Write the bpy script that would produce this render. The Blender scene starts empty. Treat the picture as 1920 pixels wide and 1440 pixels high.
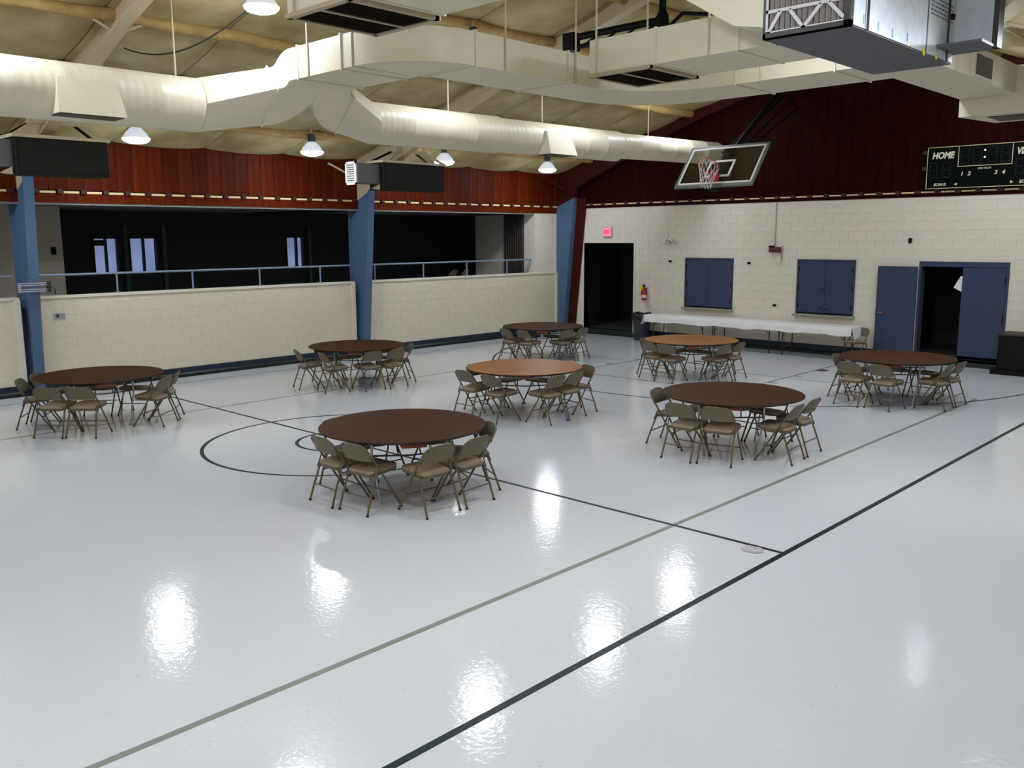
import bpy, bmesh, math, random
from mathutils import Vector, Matrix
R_ = random.Random(7)
PI = math.pi
C = bpy.context.scene.collection
sc = bpy.context.scene

# ---------------------------------------------------------------- camera, world, exposure
cam = bpy.data.objects.new('camera', bpy.data.cameras.new('camera')); C.objects.link(cam)
yaw, pitch, roll = -.7645952, .16344466, -.00612365
fw = Vector((math.sin(yaw)*math.cos(pitch), math.cos(yaw)*math.cos(pitch), -math.sin(pitch)))
rt = Vector((math.cos(yaw), -math.sin(yaw), 0)); up = rt.cross(fw)
r2 = rt*math.cos(roll)+up*math.sin(roll); u2 = -rt*math.sin(roll)+up*math.cos(roll)
cam.matrix_world = Matrix(((r2.x, u2.x, -fw.x, 0), (r2.y, u2.y, -fw.y, 0), (r2.z, u2.z, -fw.z, 2.77), (0, 0, 0, 1)))
cam.data.sensor_width = 36; cam.data.lens = 1671.45/1920*36; cam.data.clip_start = .05; cam.data.clip_end = 200
sc.camera = cam
w = bpy.data.worlds.new('world'); sc.world = w; w.use_nodes = True
_bg = w.node_tree.nodes['Background']
_tc = w.node_tree.nodes.new('ShaderNodeTexCoord'); _nz = w.node_tree.nodes.new('ShaderNodeTexNoise'); _rp = w.node_tree.nodes.new('ShaderNodeValToRGB')
_nz.inputs['Scale'].default_value = 38; _nz.inputs['Detail'].default_value = 6   # overcast winter light through bare trees
w.node_tree.links.new(_tc.outputs['Generated'], _nz.inputs[0]); w.node_tree.links.new(_nz.outputs[0], _rp.inputs[0]); w.node_tree.links.new(_rp.outputs[0], _bg.inputs[0])
_rp.color_ramp.elements[0].position = .35; _rp.color_ramp.elements[0].color = (.17, .20, .34, 1)
_rp.color_ramp.elements[1].position = .65; _rp.color_ramp.elements[1].color = (.33, .39, .60, 1)
w.node_tree.nodes['Background'].inputs[1].default_value = .9
sc.view_settings.view_transform = 'Standard'; sc.view_settings.look = 'None'
sc.view_settings.gamma = 1; sc.view_settings.use_curve_mapping = False
sc.view_settings.exposure = 0.0
LAMP = 97.0
LAMP_COL = (.90, .96, 1.06)

# ---------------------------------------------------------------- materials
def lin(h):
    v = [int(h[i:i+2], 16)/255 for i in (0, 2, 4)]
    return tuple(c/12.92 if c <= .04045 else ((c+.055)/1.055)**2.4 for c in v)
def mat(name, col, rough=.6, metal=0, var=.0, vscale=4, bump=0, bscale=60, col2=None, stretch=None, spec=.5, trans=0, emit=0, ecol=None, coat=0):
    m = bpy.data.materials.new(name); m.use_nodes = True
    nt = m.node_tree; b = nt.nodes['Principled BSDF']
    c = lin(col) if isinstance(col, str) else col
    b.inputs['Base Color'].default_value = (*c, 1); b.inputs['Roughness'].default_value = rough
    b.inputs['Metallic'].default_value = metal; b.inputs['Specular IOR Level'].default_value = spec
    b.inputs['Transmission Weight'].default_value = trans; b.inputs['Coat Weight'].default_value = coat
    if emit:
        b.inputs['Emission Color'].default_value = (*(ecol or c), 1); b.inputs['Emission Strength'].default_value = emit
    if var or bump or col2:
        tc = nt.nodes.new('ShaderNodeTexCoord'); mp = nt.nodes.new('ShaderNodeMapping')
        nt.links.new(tc.outputs['Object'], mp.inputs[0])
        if stretch: mp.inputs['Scale'].default_value = stretch
    if var or col2:
        n = nt.nodes.new('ShaderNodeTexNoise'); n.inputs['Scale'].default_value = vscale; n.inputs['Detail'].default_value = 5
        nt.links.new(mp.outputs[0], n.inputs[0])
        r = nt.nodes.new('ShaderNodeValToRGB'); nt.links.new(n.outputs[0], r.inputs[0])
        r.color_ramp.elements[0].position = .3; r.color_ramp.elements[1].position = .72
        a = lin(col2) if col2 else tuple(x*(1-var) for x in c)
        d = c if col2 else tuple(min(1, x*(1+var)) for x in c)
        r.color_ramp.elements[0].color = (*a, 1); r.color_ramp.elements[1].color = (*d, 1)
        nt.links.new(r.outputs[0], b.inputs['Base Color'])
    if bump:
        n2 = nt.nodes.new('ShaderNodeTexNoise'); n2.inputs['Scale'].default_value = bscale; n2.inputs['Detail'].default_value = 3
        nt.links.new(mp.outputs[0], n2.inputs[0])
        bp = nt.nodes.new('ShaderNodeBump'); bp.inputs['Strength'].default_value = bump; bp.inputs['Distance'].default_value = .01
        nt.links.new(n2.outputs[0], bp.inputs['Height']); nt.links.new(bp.outputs[0], b.inputs['Normal'])
    return m

M = {}
M['block'] = mat('painted_block', 'd0c7b1', .75, var=.03, vscale=6, bump=.25, bscale=90)
M['mortar'] = mat('painted_mortar', 'dad2bd', .85, bump=.2, bscale=120)
M['backblock'] = mat('painted_block_back', 'd8cfc0', .75, var=.04, vscale=5, bump=.25, bscale=90)
M['trimwhite'] = mat('cream_trim', 'd8d2c0', .6)
M['wood'] = mat('stained_plank', '642307', .5, col2='481604', vscale=3, stretch=(6, 6, .6), bump=.15, bscale=30, spec=.06)
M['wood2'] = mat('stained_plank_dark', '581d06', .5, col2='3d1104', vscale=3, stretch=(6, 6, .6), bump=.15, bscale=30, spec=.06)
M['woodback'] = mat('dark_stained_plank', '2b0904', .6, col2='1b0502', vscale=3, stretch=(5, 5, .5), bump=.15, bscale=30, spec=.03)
M['woodend'] = mat('brown_painted_steel', '3a110a', .55, var=.1, spec=.15)
M['gap'] = mat('groove_shadow_wood', '2a0d06', .8)
M['paleblock'] = mat('raw_pale_pine', 'e2c894', .6, var=.1, vscale=20)
M['bracket'] = mat('dark_wood_block', '38140a', .7)
M['blue'] = mat('slate_blue_paint', '4d6582', .5, var=.06, vscale=2, spec=.25)
M['bluedoor'] = mat('blue_grey_door_paint', '364159', .55, var=.04, vscale=3, spec=.2)
M['bluerail'] = mat('blue_grey_rail_paint', '75879a', .35, metal=.0)
M['beige'] = mat('beige_painted_steel', 'c4b494', .55, var=.06, vscale=3)
M['insul'] = mat('white_vinyl_insulation', 'c2b58a', .6, col2='9a8a58', vscale=1.6, bump=.6, bscale=6, spec=.2)
M['purlin'] = mat('tan_wrapped_insulation', 'a88d56', .75, var=.2, vscale=5, bump=.8, bscale=10)
M['deck'] = mat('roof_deck', '57503f', .9)
M['duct'] = mat('cream_painted_duct', 'd2c9b3', .45, var=.02, vscale=5)
M['grille'] = mat('dark_grille', '4d4236', .7)
M['grilleframe'] = mat('tan_grille_frame', 'a8977a', .5)
M['galv'] = mat('galvanised_steel', 'd3dbe6', .45, metal=.1, var=.08, vscale=9)
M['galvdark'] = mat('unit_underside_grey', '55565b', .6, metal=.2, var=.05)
M['casing'] = mat('dark_casing_edge', '34342e', .5, metal=.3)
M['filter'] = mat('pleated_filter_media', 'a39c98', .9)
M['filterframe'] = mat('white_card_frame', 'd6d3d8', .7)
M['inkgrey'] = mat('faint_grey_ink', '5a6072', .8)
M['bluemark'] = mat('blue_scuff', '7e9cc4', .7)
M['yellow'] = mat('yellow_tag', 'e3d420', .6)
M['heater'] = mat('dark_bronze_enamel', '1e1f19', .6, spec=.2)
M['heatduct'] = mat('grey_sheet_metal', '5e6663', .5, metal=.3)
M['rim'] = mat('orange_rim_paint', 'b93a1c', .4)
M['black'] = mat('black_paint', '0d0c0a', .6, spec=.15)
M['net'] = mat('white_net_cord', 'cfc3c3', .8)
M['boardframe'] = mat('grey_board_edge', '5d635a', .5)
M['boardwhite'] = mat('white_board_marking', 'd9d8d0', .6)
M['glass'] = mat('board_glass', (.75, .82, .78), .03, trans=1.0, spec=.3)
M['base'] = mat('navy_vinyl_base', '1e2b3c', .35, spec=.3)
M['basetoe'] = mat('dark_green_curb', '16231d', .4, spec=.3)
M['tablewalnut'] = mat('walnut_laminate', '46290f', .55, col2='381f0a', vscale=8, stretch=(1.2, 9, 1), spec=.06)
M['tablered'] = mat('reddish_walnut_laminate', '4c2a12', .55, col2='3c200c', vscale=8, stretch=(1.2, 9, 1), spec=.08)
M['tableoak'] = mat('honey_oak_laminate', 'a0682a', .42, col2='84501d', vscale=8, stretch=(1.2, 9, 1), spec=.22)
M['tableedge'] = mat('dark_table_edge', '2e1d15', .5)
M['brace'] = mat('raw_orange_plywood', '8c4a2c', .7, var=.1, vscale=12)
M['chrome'] = mat('dull_chrome_tube', 'a7a9aa', .3, metal=.85)
M['greytube'] = mat('grey_tube', '5c554b', .45, metal=.3)
M['chairmetal'] = mat('taupe_enamel', '62563f', .45, spec=.3)
M['chairback'] = mat('taupe_enamel_back', '6a614e', .5, var=.03, spec=.25)
M['seatpad'] = mat('taupe_vinyl_pad', '8a7862', .5, var=.14, vscale=18, bump=.2, bscale=120)
M['rubber'] = mat('dark_rubber', '2b241d', .8)
M['cloth'] = mat('white_cloth', 'dcdad6', .85, bump=.2, bscale=40)
M['blacktube'] = mat('black_enamel_tube', '1d1a17', .4)
M['bin'] = mat('navy_plastic_bin', '22303c', .5)
M['bag'] = mat('black_bin_liner', '0c0c0e', .3, bump=.8, bscale=18)
M['red'] = mat('extinguisher_red', 'a41226', .35)
M['tag'] = mat('yellow_plastic', 'd7d02c', .5)
M['white'] = mat('white_plastic', 'ddd9cf', .5)
M['alarm'] = mat('dark_red_alarm', '5c1411', .5)
M['signface'] = mat('lit_exit_face', 'f08a96', .5, emit=.75, ecol=lin('f26a86'))
M['signtext'] = mat('lit_exit_letters', 'd82048', .5, emit=.55, ecol=lin('e0244f'))
M['signbody'] = mat('exit_body', 'd9b9b4', .5)
M['sbface'] = mat('scoreboard_black', '050b0a', .6, spec=.05)
M['sbline'] = mat('scoreboard_cream_line', 'd2cb96', .6)
M['sbtext'] = mat('scoreboard_cream_text', 'ded6b6', .6)
M['sbdot'] = mat('unlit_lamp_dot', '3a3e3a', .5, spec=.1)
M['sblit'] = mat('lit_lamp_dot', 'fff2b0', .5, emit=2.2, ecol=lin('fff0a8'))
M['brass'] = mat('brass', 'b98a4a', .3, metal=.9)
M['sill'] = mat('worn_metal_sill', '9a988a', .4, metal=.4, var=.15, vscale=14)
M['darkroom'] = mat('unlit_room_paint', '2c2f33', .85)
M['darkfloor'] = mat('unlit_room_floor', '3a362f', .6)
M['greyceil'] = mat('grey_soffit', 'a9ada6', .8, var=.05)
M['accordion'] = mat('dark_vinyl_folding_door', '2c241d', .55)
M['panelwhite'] = mat('off_white_panel', 'b9b2a6', .7)
M['paper'] = mat('white_paper', 'e6e6ea', .8)
M['litter'] = mat('crumpled_grey_paper', 'b3adb4', .7)
M['pane'] = mat('window_glass', (.8, .86, 1), .05, trans=1, spec=.3)
M['frame'] = mat('dark_window_frame', '1b1e24', .6)
M['curtain'] = mat('pale_teal_curtain', '5d7c78', .8)
M['linedark'] = mat('dark_green_line_paint', '15272b', .35, spec=.2)
M['linegrey'] = mat('grey_green_line_paint', '7d857a', .4, spec=.25)
M['linethin'] = mat('thin_grey_line_paint', '626d67', .4, spec=.25)
M['plate'] = mat('grey_steel_plate', 'a5a5ab', .35, metal=.5)
M['lampbody'] = mat('prismatic_glass_reflector', 'd5dae4', .35, emit=.55, ecol=(.80, .88, 1.0))
M['lampdark'] = mat('lamp_ballast', '3a3c3e', .5)
M['cable'] = mat('dark_cable', '2b211a', .7)
M['conduit'] = mat('painted_conduit', 'a79f8c', .6)
ml = bpy.data.materials.new('lamp_lens'); ml.use_nodes = True
bn = ml.node_tree.nodes['Principled BSDF']; bn.inputs['Base Color'].default_value = (1, 1, 1, 1)
bn.inputs['Emission Color'].default_value = (*LAMP_COL, 1); bn.inputs['Emission Strength'].default_value = LAMP
M['lens'] = ml

# glossy vinyl floor
mf = bpy.data.materials.new('waxed_vinyl_floor'); mf.use_nodes = True; nt = mf.node_tree; b = nt.nodes['Principled BSDF']
tc = nt.nodes.new('ShaderNodeTexCoord')
n1 = nt.nodes.new('ShaderNodeTexNoise'); n1.inputs['Scale'].default_value = 55; n1.inputs['Detail'].default_value = 2
nt.links.new(tc.outputs['Object'], n1.inputs[0])
cr = nt.nodes.new('ShaderNodeValToRGB'); nt.links.new(n1.outputs[0], cr.inputs[0])
cr.color_ramp.elements[0].position = .24; cr.color_ramp.elements[0].color = (*lin('a5a29a'), 1)
cr.color_ramp.elements[1].position = .33; cr.color_ramp.elements[1].color = (*lin('d1d4d9'), 1)
nt.links.new(cr.outputs[0], b.inputs['Base Color'])
n2 = nt.nodes.new('ShaderNodeTexNoise'); n2.inputs['Scale'].default_value = 1.3; n2.inputs['Detail'].default_value = 4
nt.links.new(tc.outputs['Object'], n2.inputs[0])
mr = nt.nodes.new('ShaderNodeMapRange'); mr.inputs[1].default_value = .3; mr.inputs[2].default_value = .7
mr.inputs[3].default_value = .07; mr.inputs[4].default_value = .12
nt.links.new(n2.outputs[0], mr.inputs[0]); nt.links.new(mr.outputs[0], b.inputs['Roughness'])
n3 = nt.nodes.new('ShaderNodeTexNoise'); n3.inputs['Scale'].default_value = 7; n3.inputs['Detail'].default_value = 5
nt.links.new(tc.outputs['Object'], n3.inputs[0])
bp = nt.nodes.new('ShaderNodeBump'); bp.inputs['Strength'].default_value = .09; bp.inputs['Distance'].default_value = .01
n4 = nt.nodes.new('ShaderNodeTexNoise'); n4.inputs['Scale'].default_value = 26; n4.inputs['Detail'].default_value = 4
nt.links.new(tc.outputs['Object'], n4.inputs[0])
bp2 = nt.nodes.new('ShaderNodeBump'); bp2.inputs['Strength'].default_value = .115; bp2.inputs['Distance'].default_value = .01
nt.links.new(n3.outputs[0], bp.inputs['Height']); nt.links.new(n4.outputs[0], bp2.inputs['Height'])
nt.links.new(bp.outputs[0], bp2.inputs['Normal']); nt.links.new(bp2.outputs[0], b.inputs['Normal'])
b.inputs['Specular IOR Level'].default_value = .5
M['floor'] = mf

ms = M['duct'].copy(); ms.name = 'spiral_seam_duct'; nt = ms.node_tree
tc = nt.nodes.new('ShaderNodeTexCoord'); wv = nt.nodes.new('ShaderNodeTexWave'); wv.bands_direction = 'Y'; wv.inputs['Scale'].default_value = 2.6
nt.links.new(tc.outputs['Object'], wv.inputs[0]); bp = nt.nodes.new('ShaderNodeBump'); bp.inputs['Strength'].default_value = .25; bp.inputs['Distance'].default_value = .012
nt.links.new(wv.outputs[1], bp.inputs['Height']); nt.links.new(bp.outputs[0], nt.nodes['Principled BSDF'].inputs['Normal'])
M['spiral'] = ms
# ---------------------------------------------------------------- mesh helpers
class MB:
    def __init__(s): s.v = []; s.f = []
    def add(s, vs, fs):
        o = len(s.v); s.v += [tuple(v) for v in vs]; s.f += [tuple(i+o for i in f) for f in fs]; return s
    def box(s, x0, x1, y0, y1, z0, z1):
        return s.add([(x0,y0,z0),(x1,y0,z0),(x1,y1,z0),(x0,y1,z0),(x0,y0,z1),(x1,y0,z1),(x1,y1,z1),(x0,y1,z1)],
                     [(0,3,2,1),(4,5,6,7),(0,1,5,4),(1,2,6,5),(2,3,7,6),(3,0,4,7)])
    def hexa(s, bot, top):
        return s.add(list(bot)+list(top), [(0,3,2,1),(4,5,6,7),(0,1,5,4),(1,2,6,5),(2,3,7,6),(3,0,4,7)])
    def prism(s, poly, d, off):
        """poly: list of 3D points (planar), extruded by vector off"""
        n = len(poly); off = Vector(off)
        a = [Vector(p) for p in poly]; bb = [p+off for p in a]
        return s.add(a+bb, [tuple(range(n))[::-1], tuple(range(n, 2*n))]+[(i, (i+1) % n, (i+1) % n+n, i+n) for i in range(n)])
    def tube(s, pts, r, k=8, cap=True, radii=None):
        pts = [Vector(p) for p in pts]; n = len(pts); rings = []
        t0 = (pts[1]-pts[0]).normalized()
        a = Vector((0, 0, 1)) if abs(t0.z) < .9 else Vector((1, 0, 0))
        u = t0.cross(a).normalized()
        for i in range(n):
            t = (pts[min(i+1, n-1)]-pts[max(i-1, 0)]).normalized()
            u = (u-t*u.dot(t)).normalized(); vv = t.cross(u)
            rr = radii[i] if radii else r
            rings.append([pts[i]+u*math.cos(2*PI*j/k)*rr+vv*math.sin(2*PI*j/k)*rr for j in range(k)])
        vs = [p for g in rings for p in g]; fs = []
        for i in range(n-1):
            for j in range(k):
                fs.append((i*k+j, i*k+(j+1) % k, (i+1)*k+(j+1) % k, (i+1)*k+j))
        if cap: fs += [tuple(range(k))[::-1], tuple(range((n-1)*k, n*k))]
        return s.add(vs, fs)
    def lathe(s, prof, k=24, c=(0, 0, 0), cap=True):
        vs = []; fs = []; n = len(prof)
        for r, z in prof:
            for j in range(k): vs.append((c[0]+r*math.cos(2*PI*j/k), c[1]+r*math.sin(2*PI*j/k), c[2]+z))
        for i in range(n-1):
            for j in range(k): fs.append((i*k+j, i*k+(j+1) % k, (i+1)*k+(j+1) % k, (i+1)*k+j))
        if cap: fs += [tuple(range(k))[::-1], tuple(range((n-1)*k, n*k))]
        return s.add(vs, fs)
    def grid(s, fn, nu, nv):
        vs = [fn(i/nu, j/nv) for i in range(nu+1) for j in range(nv+1)]
        fs = [(i*(nv+1)+j, (i+1)*(nv+1)+j, (i+1)*(nv+1)+j+1, i*(nv+1)+j+1) for i in range(nu) for j in range(nv)]
        return s.add(vs, fs)
    def loft(s, secs, cap=True):
        k = len(secs[0]); n = len(secs); vs = [p for q in secs for p in q]; fs = []
        for i in range(n-1):
            for j in range(k): fs.append((i*k+j, i*k+(j+1) % k, (i+1)*k+(j+1) % k, (i+1)*k+j))
        if cap: fs += [tuple(range(k))[::-1], tuple(range((n-1)*k, n*k))]
        return s.add(vs, fs)
    def mesh(s, name, m, smooth=False, fix=True, bevel=0):
        me = bpy.data.meshes.new(name); me.from_pydata(s.v, [], s.f)
        if fix or bevel:
            bm = bmesh.new(); bm.from_mesh(me)
            if bevel: bmesh.ops.bevel(bm, geom=bm.edges[:], offset=bevel, segments=2, affect='EDGES', profile=.5)
            bmesh.ops.recalc_face_normals(bm, faces=bm.faces[:]); bm.to_mesh(me); bm.free()
        me.materials.append(M[m] if isinstance(m, str) else m)
        if smooth:
            me.polygons.foreach_set('use_smooth', [True]*len(me.polygons))
            me.set_sharp_from_angle(angle=math.radians(smooth if smooth > 1 else 40))
        me.update(); return me

def link(name, me, parent=None, loc=None):
    o = bpy.data.objects.new(name, me); C.objects.link(o)
    if parent: o.parent = parent
    if loc: o.location = loc
    return o
def obj(name, mb, m, parent=None, smooth=False, loc=None, fix=True, bevel=0):
    return link(name, mb.mesh(name, m, smooth, fix, bevel), parent, loc)
def tag(o, label, cat, group=None):
    o['label'] = label; o['category'] = cat
    if group: o['group'] = group
    return o
def thing(name, label, cat, loc=(0, 0, 0), rz=0, group=None):
    o = bpy.data.objects.new(name, None); C.objects.link(o); o.location = loc; o.rotation_euler = (0, 0, rz)
    o.empty_display_size = .2
    return tag(o, label, cat, group)
def struct(name, mb, m, parent=None, smooth=False, fix=True):
    o = obj(name, mb, m, parent, smooth, fix=fix)
    if not parent: o['kind'] = 'structure'
    return o
def dup(root, loc, rz, label, group=None):
    r = root.copy(); C.objects.link(r); r.location = loc; r.rotation_euler = (0, 0, rz); r['label'] = label
    if group: r['group'] = group
    for ch in list(root.children):
        c = ch.copy(); C.objects.link(c); c.parent = r
        for g in ch.children:
            d = g.copy(); C.objects.link(d); d.parent = c
    return r
def text(name, body, size, m, parent, matrix, shear=0, ext=.002, align='CENTER', bold=0, sx=1):
    cu = bpy.data.curves.new(name, 'FONT'); cu.body = body; cu.size = size; cu.extrude = ext; cu.shear = shear
    cu.align_x = align; cu.align_y = 'CENTER'; cu.offset = bold; cu.resolution_u = 3
    t = bpy.data.objects.new(name, cu); C.objects.link(t)
    dg = bpy.context.evaluated_depsgraph_get()
    me = bpy.data.meshes.new_from_object(t.evaluated_get(dg)); bpy.data.objects.remove(t)
    me.materials.clear(); me.materials.append(M[m])
    o = link(name, me, parent); o.matrix_local = matrix @ Matrix.Diagonal((sx, 1, 1, 1)); return o
MBACK = Matrix(((1, 0, 0, 0), (0, 0, 1, 0), (0, 1, 0, 0), (0, 0, 0, 1)))
def on_back(x, y, z):     # text plane facing -Y
    return Matrix.Translation((x, y, z)) @ Matrix(((1, 0, 0, 0), (0, 0, -1, 0), (0, 1, 0, 0), (0, 0, 0, 1)))

# ---------------------------------------------------------------- setting: dimensions
XL, YB, XR, YF = -17.25, 20.13, .8, -9.2
RIDGE = -8.5
def roof(x): return 4.6+.29*(8.75-abs(x-RIDGE))
FRAMES = [-9.05, -1.75, 5.55, 12.85]

struct('floor', MB().box(XL-.3, XR, YF, YB, -.2, 0), 'floor')
floor = bpy.data.objects['floor']
def line(mb, m, label=None):
    o = obj('court_line', mb, m, floor)
    if label: o['label'] = label
    return o
def seg(x0, y0, x1, y1, wd, z=.0015):
    d = Vector((x1-x0, y1-y0, 0)).normalized(); n = Vector((-d.y, d.x, 0))*wd/2
    p = [Vector((x0, y0, 0))-n, Vector((x1, y1, 0))-n, Vector((x1, y1, 0))+n, Vector((x0, y0, 0))+n]
    return MB().prism([(q.x, q.y, .0002) for q in p], None, (0, 0, z))
def arc(cx, cy, r, a0, a1, wd, n=64, z=.0015):
    mb = MB(); a = [math.radians(a0+(a1-a0)*i/n) for i in range(n+1)]
    vs = []
    for t in a:
        for q in (r-wd/2, r+wd/2):
            for zz in (.0002, z+.0002): vs.append((cx+q*math.cos(t), cy+q*math.sin(t), zz))
    fs = []
    for i in range(n):
        o = i*4; fs += [(o+1, o+3, o+7, o+5), (o, o+1, o+5, o+4), (o+3, o+2, o+6, o+7)]
    return mb.add(vs, fs)
line(seg(-3.475, -6, -3.475, 19.5, .055), 'linedark', 'dark green basketball sideline')
line(seg(-16.53, -6, -16.53, 19.5, .03), 'linethin')
line(seg(-3.475, 19.5, -16.53, 19.5, .03), 'linethin')
line(seg(-4.63, -2.1, -4.63, 16.24, .055, .001), 'linegrey', 'grey green volleyball sideline')
line(seg(-13.65, -2.1, -13.65, 16.24, .035, .001), 'linethin')
line(seg(-4.63, 16.24, -13.65, 16.24, .03, .001), 'linethin')
line(seg(-3.475, 7.08, -16.53, 7.08, .045, .002), 'linedark', 'dark green centre line')
line(arc(-10.05, 7.08, 1.85, 0, 360, .05), 'linedark', 'large dark centre circle')
line(arc(-10.05, 7.08, .62, 0, 360, .05), 'linedark', 'small inner centre circle')
line(seg(-11.82, 14.15, -11.78, 19.5, .03, .0012), 'linedark')
line(seg(-8.12, 14.15, -8.12, 19.5, .03, .0012), 'linedark')
line(seg(-11.82, 14.15, -8.12, 14.15, .03, .0013), 'linedark')
line(arc(-10.05, 18.55, 6.02, 180, 360, .045, z=.001), 'linedark', 'dark three point arc')
line(seg(-4.03, 18.55, -4.03, 19.5, .04, .0013), 'linedark'); line(seg(-16.07, 18.55, -16.07, 19.5, .04, .0013), 'linedark')
for yy in (15.55, 16.55, 17.66):
    line(seg(-8.12, yy, -7.92, yy, .06 if yy < 17 else .25, .0012), 'linedark'); line(seg(-12.0, yy, -11.8, yy, .06 if yy < 17 else .25, .0012), 'linedark')

# --- block walls
BW, BH, J = .406, .203, .003
bcache = {}
def block_mesh(wd, ht, axis, m):
    k = (round(wd, 3), round(ht, 3), axis, m)
    if k not in bcache:
        a, h = wd/2-J/2, ht/2-J/2; e = .002; t = .004
        mb = MB()
        if axis == 'x':   # face looks +X
            mb.add([(0,-a,-h),(0,a,-h),(0,a,h),(0,-a,h),(t,-a+e,-h+e),(t,a-e,-h+e),(t,a-e,h-e),(t,-a+e,h-e)], [(4,5,6,7),(0,1,5,4),(1,2,6,5),(2,3,7,6),(3,0,4,7)])
        else:             # face looks -Y
            mb.add([(-a,0,-h),(a,0,-h),(a,0,h),(-a,0,h),(-a+e,-t,-h+e),(a-e,-t,-h+e),(a-e,-t,h-e),(-a+e,-t,h-e)], [(4,5,6,7),(0,1,5,4),(1,2,6,5),(2,3,7,6),(3,0,4,7)])
        bcache[k] = mb.mesh('block', m, fix=False)
    return bcache[k]
def blocks(parent, axis, plane, u0, u1, z0, z1, m, holes=(), limit=300, key=None):
    L = []; row = 0; z = z0
    while z < z1-.03:
        h = min(BH, z1-z); u = u0-(BW/2 if row % 2 else 0)
        while u < u1-.02:
            a, b2 = max(u, u0), min(u+BW, u1)
            pieces = [(a, b2)]
            for (hx0, hx1, hz0, hz1) in holes:
                if z+h > hz0+.03 and z < hz1-.03:
                    np_ = []
                    for (p, q) in pieces:
                        if q <= hx0 or p >= hx1: np_.append((p, q)); continue
                        if p < hx0: np_.append((p, hx0))
                        if q > hx1: np_.append((hx1, q))
                    pieces = np_
            for p, q in pieces:
                if q-p > .03:
                    zz0, zz1 = z, z+h
                    for (hx0, hx1, hz0, hz1) in holes:
                        if p >= hx0-.01 and q <= hx1+.01:
                            if zz0 < hz1 < zz1 and hz1-zz0 < .17: zz0 = hz1
                    L.append((p, q, zz0, zz1))
            u += BW
        z += BH; row += 1
    L.sort(key=key or (lambda t: t[0]))
    rest = MB()
    for i, (p, q, a, c) in enumerate(L):
        me = block_mesh(q-p, c-a, axis, m)
        loc = (plane, (p+q)/2, (a+c)/2) if axis == 'x' else ((p+q)/2, plane, (a+c)/2)
        if i < limit: link('block', me, parent, loc)
        else: rest.add([Vector(v.co)+Vector(loc) for v in me.vertices], [tuple(pp.vertices) for pp in me.polygons])
    if rest.v:
        o = link('block_courses', rest.mesh('block_courses', m, fix=False), parent); o['kind'] = 'stuff'

WTOP = 1.75
bays = [(5.70, 12.62), (13.0, 19.9), (-1.6, 5.36)]
wl = struct('wall_left', MB().box(XL-.2, XL, 5.70, 12.62, 0, WTOP-.01).box(XL-.2, XL, 13.0, 19.93, 0, WTOP-.01).box(XL-.2, XL, -1.6, 5.36, 0, WTOP-.01).box(XL-.2, XL, YF, -1.9, 0, WTOP-.01), 'mortar')
for i, (a, c) in enumerate(bays):
    cap = obj('wall_cap', MB().box(XL-.22, XL+.03, a-.02, c+.02, WTOP-.03, WTOP+.012), 'trimwhite', wl)
    obj('end_trim', MB().box(XL-.2, XL+.035, c-.07, c+.03, .19, WTOP-.03), 'trimwhite', wl)
acc = []
for (a, c) in bays[:2]: acc.append((a, c))
blocks(wl, 'x', XL, 5.70, 12.55, .19, WTOP-.03, 'block', limit=150)
blocks(wl, 'x', XL, 13.0, 19.83, .19, WTOP-.03, 'block', limit=118)
blocks(wl, 'x', XL, 3.4, 5.29, .19, WTOP-.03, 'block', limit=60)
# base: navy band over a dark green curb
bl = struct('baseboard_left', MB().box(XL, XL+.02, YF, 20.1, .09, .19), 'base')
obj('curb', MB().prism([(XL, YF, 0), (XL+.06, YF, 0), (XL+.055, YF, .06), (XL+.03, YF, .09), (XL, YF, .09)], None, (0, YB-YF, 0)), 'basetoe', bl)
bb = struct('baseboard_back', MB().box(-14.6, XR, YB-.02, YB, .09, .22).box(XL, -16.45, YB-.02, YB, .09, .22), 'base')
obj('curb', MB().prism([(XL, YB, 0), (XL, YB-.06, 0), (XL, YB-.055, .06), (XL, YB-.03, .09), (XL, YB, .09)], None, (XR-XL, 0, 0)), 'basetoe', bb)

# back wall with openings
BT = 3.56
H_EXIT = (-16.4, -14.65, 0, 2.59); H_H1 = (-12.99, -11.58, .93, 2.21); H_H2 = (-9.87, -8.47, .93, 2.21); H_DD = (-7.07, -5.30, 0, 2.2)
wb = MB(); yb1 = YB+.2
xs = [XL-.4, -16.4, -14.65, -12.99, -11.58, -9.87, -8.47, -7.07, -5.3, XR]
for i in range(9):
    x0, x1 = xs[i], xs[i+1]
    hole = {1: H_EXIT, 3: H_H1, 5: H_H2, 7: H_DD}.get(i)
    if not hole: wb.box(x0, x1, YB, yb1, 0, BT)
    else:
        wb.box(x0, x1, YB, yb1, hole[3], BT)
        if hole[2] > 0: wb.box(x0, x1, YB, yb1, 0, hole[2])
wback = struct('wall_back', wb, 'mortar')
blocks(wback, 'y', YB, -17.2, -.9, .22, BT, 'backblock', holes=(H_EXIT, H_H1, H_H2, H_DD), limit=300, key=lambda t: (t[0]+8)**2+0*t[2] if t[0] < -4.6 else 999)

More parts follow.
